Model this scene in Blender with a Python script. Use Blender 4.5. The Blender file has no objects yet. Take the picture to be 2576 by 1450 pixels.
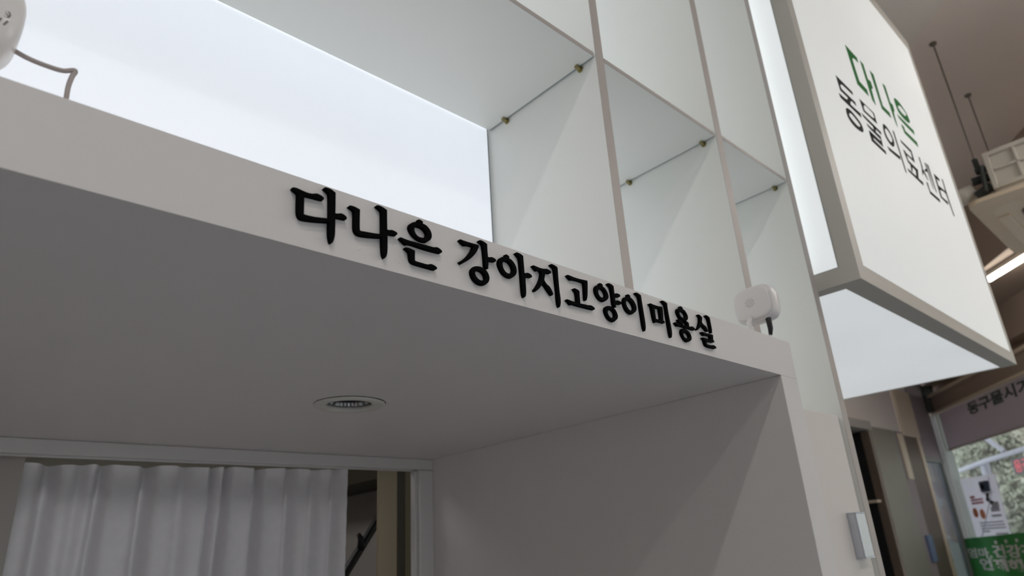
# Grooming-room hatch in an animal clinic: white box beam with raised black lettering,
# lit display shelving above it, a lit box sign and the clinic's window front beyond.
import bpy, bmesh, math, random
from mathutils import Vector, Matrix

SC = bpy.context.scene
COL = SC.collection

# ------------------------------------------------------------------ camera
R0 = ((0.7212436179188554, -0.6894204602576414, -0.06713473459738678),
      (0.20681378636481465, 0.30682711136242186, -0.929023778760501),
      (0.6610867578319571, 0.6561680826671877, 0.3638787516578804))
cam_data = bpy.data.cameras.new('camera')
cam = bpy.data.objects.new('camera', cam_data)
COL.objects.link(cam)
cam.matrix_world = Matrix((
    (R0[0][0], -R0[1][0], -R0[2][0], 0.0),
    (R0[0][1], -R0[1][1], -R0[2][1], 0.0),
    (R0[0][2], -R0[1][2], -R0[2][2], 1.55),
    (0, 0, 0, 1)))
cam_data.sensor_width = 36.0
cam_data.lens = 1706.375 / 2576 * 36.0
cam_data.shift_x = -0.01717
cam_data.shift_y = 0.004357
cam_data.clip_start = 0.02
cam_data.clip_end = 200
cam_data.dof.use_dof = True
cam_data.dof.focus_distance = 0.74
cam_data.dof.aperture_fstop = 7.0
SC.camera = cam

# ------------------------------------------------------------------ world, exposure
world = bpy.data.worlds.new('overcast_sky')
SC.world = world
world.use_nodes = True
bg = world.node_tree.nodes['Background']
bg.inputs[0].default_value = (0.88, 0.92, 1.0, 1)
bg.inputs[1].default_value = 2.4
SC.view_settings.view_transform = 'Standard'
SC.view_settings.look = 'None'
SC.view_settings.gamma = 1.0
SC.view_settings.exposure = -0.33
SC.view_settings.use_curve_mapping = False
SC.cycles.use_denoising = True
SC.cycles.max_bounces = 10
SC.cycles.diffuse_bounces = 6
SC.cycles.transparent_max_bounces = 12

# the window wall: point A on the corner, direction WD along it, WN outwards
WA = Vector((8.049, 2.125, 0)); WD = Vector((-0.78676, -0.61726, 0)); WN = Vector((0.61726, -0.78676, 0))
def W(s, z, o=0.0):
    p = WA + WD * s + WN * o
    return Vector((p.x, p.y, z))

def lamp(name, kind, loc, power, size=0.1, size_y=None, rot=(0, 0, 0), color=(1, 1, 1)):
    d = bpy.data.lights.new(name, kind)
    d.energy = power; d.color = color
    if kind == 'AREA':
        if size_y: d.shape = 'RECTANGLE'; d.size = size; d.size_y = size_y
        else: d.shape = 'DISK'; d.size = size
    o = bpy.data.objects.new(name, d); COL.objects.link(o)
    o.location = loc; o.rotation_euler = rot
    return o

# ceiling downlights in front of the hatch (their fittings are built with the ceiling)
DOWN = [((-0.50, -0.80), 15.0), ((-0.60, -1.95), 14.0)]
for (x, y), p in DOWN:
    lamp('downlight_beam', 'AREA', (x, y, 3.785), p, 0.055, color=(1.0, 0.965, 0.93))
# fluorescent tubes: the light of the one in view and of unseen ones, some added to brighten ceiling and banner
# fluorescent tubes: middle points of the battens; each tube itself gives the light
TUBES = [(5.27, 0.478), (4.35, -0.47), (-0.8, -2.6), (2.9, -0.75), (1.6, -1.9)]
# the window as a light portal for the sky
mid = W(6.0, 1.35, -0.02)
po = lamp('window_portal', 'AREA', mid, 1.0, 13.0, 2.1)
zq = WN.normalized()
xq = WD.normalized(); yq = zq.cross(xq)
po.matrix_world = Matrix(((xq.x, yq.x, zq.x, mid.x), (xq.y, yq.y, zq.y, mid.y), (xq.z, yq.z, zq.z, mid.z), (0, 0, 0, 1)))
po.data.cycles.is_portal = True
# unseen lamp added to light the grooming room and the curtain from behind
lamp('grooming_room_fill', 'AREA', (0.2, 2.1, 2.36), 4.4, 0.5, 0.5, color=(1.0, 0.985, 0.97))

# ------------------------------------------------------------------ materials
def lin(c):
    c = c / 255.0
    return c / 12.92 if c <= 0.04045 else ((c + 0.055) / 1.055) ** 2.4
def rgb(r, g, b): return (lin(r), lin(g), lin(b), 1)

MATS = {}
def mat(name, col, rough=0.5, metal=0.0, var=0.03, scale=6.0, bump=0.0, bscale=200.0, emit=0.0, ecol=None, spec=0.5, evar=0.0, coat=0.0):
    m = bpy.data.materials.new(name); m.use_nodes = True
    nt = m.node_tree; b = nt.nodes['Principled BSDF']
    b.inputs['Roughness'].default_value = rough
    b.inputs['Metallic'].default_value = metal
    b.inputs['Specular IOR Level'].default_value = spec
    if coat: b.inputs['Coat Weight'].default_value = coat
    tc = nt.nodes.new('ShaderNodeTexCoord')
    nz = nt.nodes.new('ShaderNodeTexNoise'); nz.inputs['Scale'].default_value = scale
    nz.inputs['Detail'].default_value = 4
    nt.links.new(tc.outputs['Object'], nz.inputs['Vector'])
    mr = nt.nodes.new('ShaderNodeMapRange')
    mr.inputs['To Min'].default_value = 1 - var; mr.inputs['To Max'].default_value = 1 + var
    nt.links.new(nz.outputs['Fac'], mr.inputs['Value'])
    mx = nt.nodes.new('ShaderNodeVectorMath'); mx.operation = 'SCALE'
    mx.inputs[0].default_value = col[:3]
    nt.links.new(mr.outputs['Result'], mx.inputs['Scale'])
    nt.links.new(mx.outputs['Vector'], b.inputs['Base Color'])
    if bump:
        n2 = nt.nodes.new('ShaderNodeTexNoise'); n2.inputs['Scale'].default_value = bscale
        nt.links.new(tc.outputs['Object'], n2.inputs['Vector'])
        bp = nt.nodes.new('ShaderNodeBump'); bp.inputs['Strength'].default_value = bump
        bp.inputs['Distance'].default_value = 0.001
        nt.links.new(n2.outputs['Fac'], bp.inputs['Height'])
        nt.links.new(bp.outputs['Normal'], b.inputs['Normal'])
    if emit:
        b.inputs['Emission Color'].default_value = ecol or col
        b.inputs['Emission Strength'].default_value = emit
        if evar:
            n3 = nt.nodes.new('ShaderNodeTexNoise'); n3.inputs['Scale'].default_value = 2.2
            n3.inputs['Detail'].default_value = 1
            nt.links.new(tc.outputs['Object'], n3.inputs['Vector'])
            m3 = nt.nodes.new('ShaderNodeMapRange')
            m3.inputs['To Min'].default_value = emit * (1 - evar); m3.inputs['To Max'].default_value = emit * (1 + evar)
            nt.links.new(n3.outputs['Fac'], m3.inputs['Value'])
            nt.links.new(m3.outputs['Result'], b.inputs['Emission Strength'])
    MATS[name] = m
    return m

def sheer(name, col, trans=0.5, rough=0.8, var=0.06, scale=40, warp=None):
    m = bpy.data.materials.new(name); m.use_nodes = True
    nt = m.node_tree; nt.nodes.clear()
    out = nt.nodes.new('ShaderNodeOutputMaterial')
    d = nt.nodes.new('ShaderNodeBsdfDiffuse'); t = nt.nodes.new('ShaderNodeBsdfTranslucent')
    mxs = nt.nodes.new('ShaderNodeMixShader'); mxs.inputs[0].default_value = trans
    tc = nt.nodes.new('ShaderNodeTexCoord'); nz = nt.nodes.new('ShaderNodeTexNoise')
    nz.inputs['Scale'].default_value = scale; nz.inputs['Detail'].default_value = 6
    nt.links.new(tc.outputs['Object'], nz.inputs['Vector'])
    mr = nt.nodes.new('ShaderNodeMapRange'); mr.inputs['To Min'].default_value = 1 - var; mr.inputs['To Max'].default_value = 1 + var
    nt.links.new(nz.outputs['Fac'], mr.inputs['Value'])
    sc = nt.nodes.new('ShaderNodeVectorMath'); sc.operation = 'SCALE'; sc.inputs[0].default_value = col[:3]
    nt.links.new(mr.outputs['Result'], sc.inputs['Scale'])
    for n in (d, t): nt.links.new(sc.outputs['Vector'], n.inputs['Color'])
    nt.links.new(d.outputs[0], mxs.inputs[1]); nt.links.new(t.outputs[0], mxs.inputs[2])
    nt.links.new(mxs.outputs[0], out.inputs['Surface'])
    return m

def glass(name, tint=(0.93, 0.96, 0.95), refl=0.07, body=0.0, bcol=(0.7, 0.75, 0.75)):
    m = bpy.data.materials.new(name); m.use_nodes = True
    nt = m.node_tree; nt.nodes.clear()
    out = nt.nodes.new('ShaderNodeOutputMaterial')
    t = nt.nodes.new('ShaderNodeBsdfTransparent'); t.inputs[0].default_value = (*tint, 1)
    g = nt.nodes.new('ShaderNodeBsdfGlossy'); g.inputs['Roughness'].default_value = 0.02
    a = nt.nodes.new('ShaderNodeMixShader')
    lw = nt.nodes.new('ShaderNodeLayerWeight'); lw.inputs['Blend'].default_value = 0.5
    pw = nt.nodes.new('ShaderNodeMath'); pw.operation = 'POWER'; pw.inputs[1].default_value = 4.0
    ma = nt.nodes.new('ShaderNodeMath'); ma.operation = 'MULTIPLY_ADD'; ma.inputs[1].default_value = 0.8; ma.inputs[2].default_value = refl
    nt.links.new(lw.outputs['Facing'], pw.inputs[0]); nt.links.new(pw.outputs[0], ma.inputs[0])
    nt.links.new(ma.outputs[0], a.inputs[0])
    nt.links.new(t.outputs[0], a.inputs[1]); nt.links.new(g.outputs[0], a.inputs[2])
    last = a
    if body:
        df = nt.nodes.new('ShaderNodeBsdfDiffuse'); df.inputs[0].default_value = (*bcol, 1)
        b = nt.nodes.new('ShaderNodeMixShader'); b.inputs[0].default_value = body
        nt.links.new(a.outputs[0], b.inputs[1]); nt.links.new(df.outputs[0], b.inputs[2]); last = b
    nt.links.new(last.outputs[0], out.inputs['Surface'])
    return m

M = dict(
    beam=mat('painted_white_board', rgb(217, 213, 211), 0.55, var=0.015, scale=8, bump=0.12, bscale=260),
    inner=mat('white_laminate_inside', rgb(217, 217, 216), 0.6, var=0.01, bump=0.06, bscale=400),
    shelf=mat('white_shelving_laminate', rgb(232, 233, 228), 0.45, var=0.01, scale=3),
    edge=mat('pinkish_white_edge_band', rgb(178, 169, 163), 0.5, var=0.02),
    door=mat('white_cabinet_door', rgb(216, 209, 203), 0.45, var=0.015, scale=4),
    letter=mat('matte_black_acrylic', (0.0030, 0.0033, 0.0034, 1), 0.8, var=0.05, spec=0.03),
    lit=mat('backlit_white_film', rgb(235, 238, 244), 0.6, emit=0.66, ecol=(0.875, 0.925, 1.0, 1), evar=0.05),
    sign=mat('backlit_sign_film', rgb(225, 226, 225), 0.6,spec=0.25, emit=0.32, ecol=(0.97, 1.0, 1.0, 1), evar=0.10),
    signlow=mat('backlit_sign_film_bright', rgb(228, 230, 232), 0.5, emit=0.56, ecol=(0.95, 1.0, 1.02, 1), evar=0.14),
    alu=mat('painted_sign_frame', rgb(188, 184, 176), 0.45, metal=0.0, var=0.02),
    gasket=mat('dark_joint', rgb(60, 64, 62), 0.7),
    sideedge=mat('raw_shelf_edge', rgb(150, 158, 160), 0.5),
    darkwood=mat('dark_wood_veneer', rgb(74, 64, 58), 0.5, var=0.10, scale=12),
    green=mat('green_print', rgb(22, 108, 44), 0.6, spec=0.08),
    ink=mat('black_print', rgb(12, 15, 16), 0.6, spec=0.05),
    brass=mat('brass', rgb(160, 150, 105), 0.35, metal=1.0),
    chrome=mat('chrome', rgb(200, 205, 215), 0.12, metal=1.0),
    plastic=mat('white_plastic', rgb(226, 222, 220), 0.35, var=0.01, coat=0.2),
    plastic2=mat('grey_print', rgb(120, 118, 114), 0.5),
    cable=mat('grey_cable_sleeve', rgb(170, 160, 156), 0.5, var=0.04),
    black=mat('black_plastic', rgb(16, 16, 18), 0.4),
    trim=mat('aged_white_trim', rgb(206, 203, 196), 0.5, var=0.10, scale=60),
    reflector=mat('aluminium_reflector', rgb(170, 172, 174), 0.2, metal=1.0),
    dark=mat('dark_cavity', rgb(20, 20, 20), 0.8),
    pvc=mat('white_window_profile', rgb(205, 202, 200), 0.4, var=0.02),
    rail=mat('beige_head_rail', rgb(178, 173, 158), 0.6, var=0.08, scale=14),
    curtain=sheer('white_curtain_cloth', rgb(240, 238, 241), 0.38, scale=70, var=0.05),
    post=mat('ochre_post', rgb(164, 150, 126), 0.6, var=0.03),
    olive=mat('olive_board', rgb(112, 104, 78), 0.6, var=0.04),
    brown=mat('dark_brown_board', rgb(62, 54, 38), 0.6, var=0.06),
    room=mat('taupe_ceiling_paint', rgb(222, 212, 205), 0.8, var=0.02),
    lowceil=mat('brown_ceiling_paint', rgb(160, 143, 130), 0.8, var=0.03),
    white=mat('white_wall_paint', rgb(215, 210, 203), 0.8, var=0.02),
    grey=mat('grey_wall_paint', rgb(176, 170, 164), 0.8, var=0.03),
    mauve=mat('mauve_wall_paint', rgb(158, 146, 148), 0.8, var=0.03),
    floor=mat('vinyl_floor', rgb(168, 174, 186), 0.35, var=0.05, scale=3),
    cream=mat('cream_panel', rgb(222, 206, 184), 0.5, var=0.02),
    wood=mat('brown_wood_veneer', rgb(112, 96, 84), 0.5, var=0.10, scale=12),
    jamb=mat('olive_grey_board', rgb(150, 146, 134), 0.5, var=0.03),
    acpanel=mat('warm_tinted_panel', rgb(236, 218, 190), 0.4, var=0.02),  # cream tint paints warm reflected light into the panel
    acbody=mat('ivory_metal_casing', rgb(214, 208, 196), 0.5, var=0.03),
    pipe=mat('silver_pipe_wrap', rgb(210, 206, 196), 0.4, var=0.08, scale=30),
    rod=mat('grey_steel_rod', rgb(120, 112, 106), 0.4, metal=0.4),
    tube=mat('lit_tube', (0.9, 0.9, 0.9, 1), 0.4, emit=70.0, ecol=(1.0, 0.96, 0.91, 1)),
    tubedim=mat('lit_tube_dimmed', (0.9, 0.9, 0.9, 1), 0.4, emit=28.0, ecol=(1.0, 0.95, 0.85, 1)),  # weaker strength for the tube in view, limits its glow nearby
    tubelow=mat('lit_tube_soft', (0.9, 0.9, 0.9, 1), 0.4, emit=20.0, ecol=(1.0, 0.97, 0.93, 1)),
    diffuser=mat('lit_diffuser', (0.9, 0.9, 0.9, 1), 0.4, emit=4.0),
    hill=mat('wooded_hillside', rgb(206, 200, 184), 0.95, var=0.35, scale=1.3),
    glass=glass('window_glass', body=0.16, bcol=(0.85, 0.84, 0.86)),  # pale diffuse share paints reflection haze into the pane
    sideglass=glass('blue_grey_door_glass', (0.75, 0.80, 0.84), body=0.55, bcol=(0.32, 0.36, 0.40)),
    blind=sheer('mauve_roller_blind', rgb(206, 196, 200), 0.58, scale=20, var=0.03),
    darkgreen=mat('dark_green_print', rgb(72, 84, 78), 0.8),
    banner=sheer('green_banner_film', rgb(112, 178, 120), 0.45, var=0.03),
    bannerwhite=mat('white_banner_print', rgb(253, 251, 246), 0.6, var=0.01),
    paper=sheer('white_poster_paper', rgb(250, 248, 253), 0.75, var=0.02),
    pink=mat('pink_print', rgb(205, 130, 135), 0.7),
    orange=mat('orange_print', rgb(222, 132, 92), 0.7),
    greyprint=mat('pale_grey_print', rgb(176, 174, 182), 0.7),
    navy=mat('navy_print', rgb(42, 54, 72), 0.6),
    blue=mat('blue_cardboard', rgb(112, 128, 160), 0.6),
    profile=mat('pale_green_white_profile', rgb(222, 232, 224), 0.4),
    profile2=mat('green_grey_profile', rgb(128, 130, 124), 0.5),
    led=mat('red_led', rgb(230, 70, 80), 0.5, emit=0.35, ecol=(0.9, 0.12, 0.15, 1)),
    ledbox=mat('dark_led_board', rgb(80, 74, 80), 0.6),
    steel=mat('pale_steel', rgb(200, 200, 212), 0.5, metal=0.2),
    asphalt=mat('pale_asphalt', rgb(150, 148, 146), 0.9, var=0.08),
    leaf1=mat('olive_foliage', rgb(192, 194, 174), 0.9, var=0.25, scale=3),  # leaf colours are paled to put the outdoor haze into them
    leaf2=mat('autumn_foliage', rgb(232, 192, 164), 0.9, var=0.25, scale=3),
    leaf3=mat('haze_paled_foliage', rgb(228, 224, 208), 0.9, var=0.2, scale=3),
    bark=mat('bark', rgb(110, 98, 88), 0.9, var=0.2),
)
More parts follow.
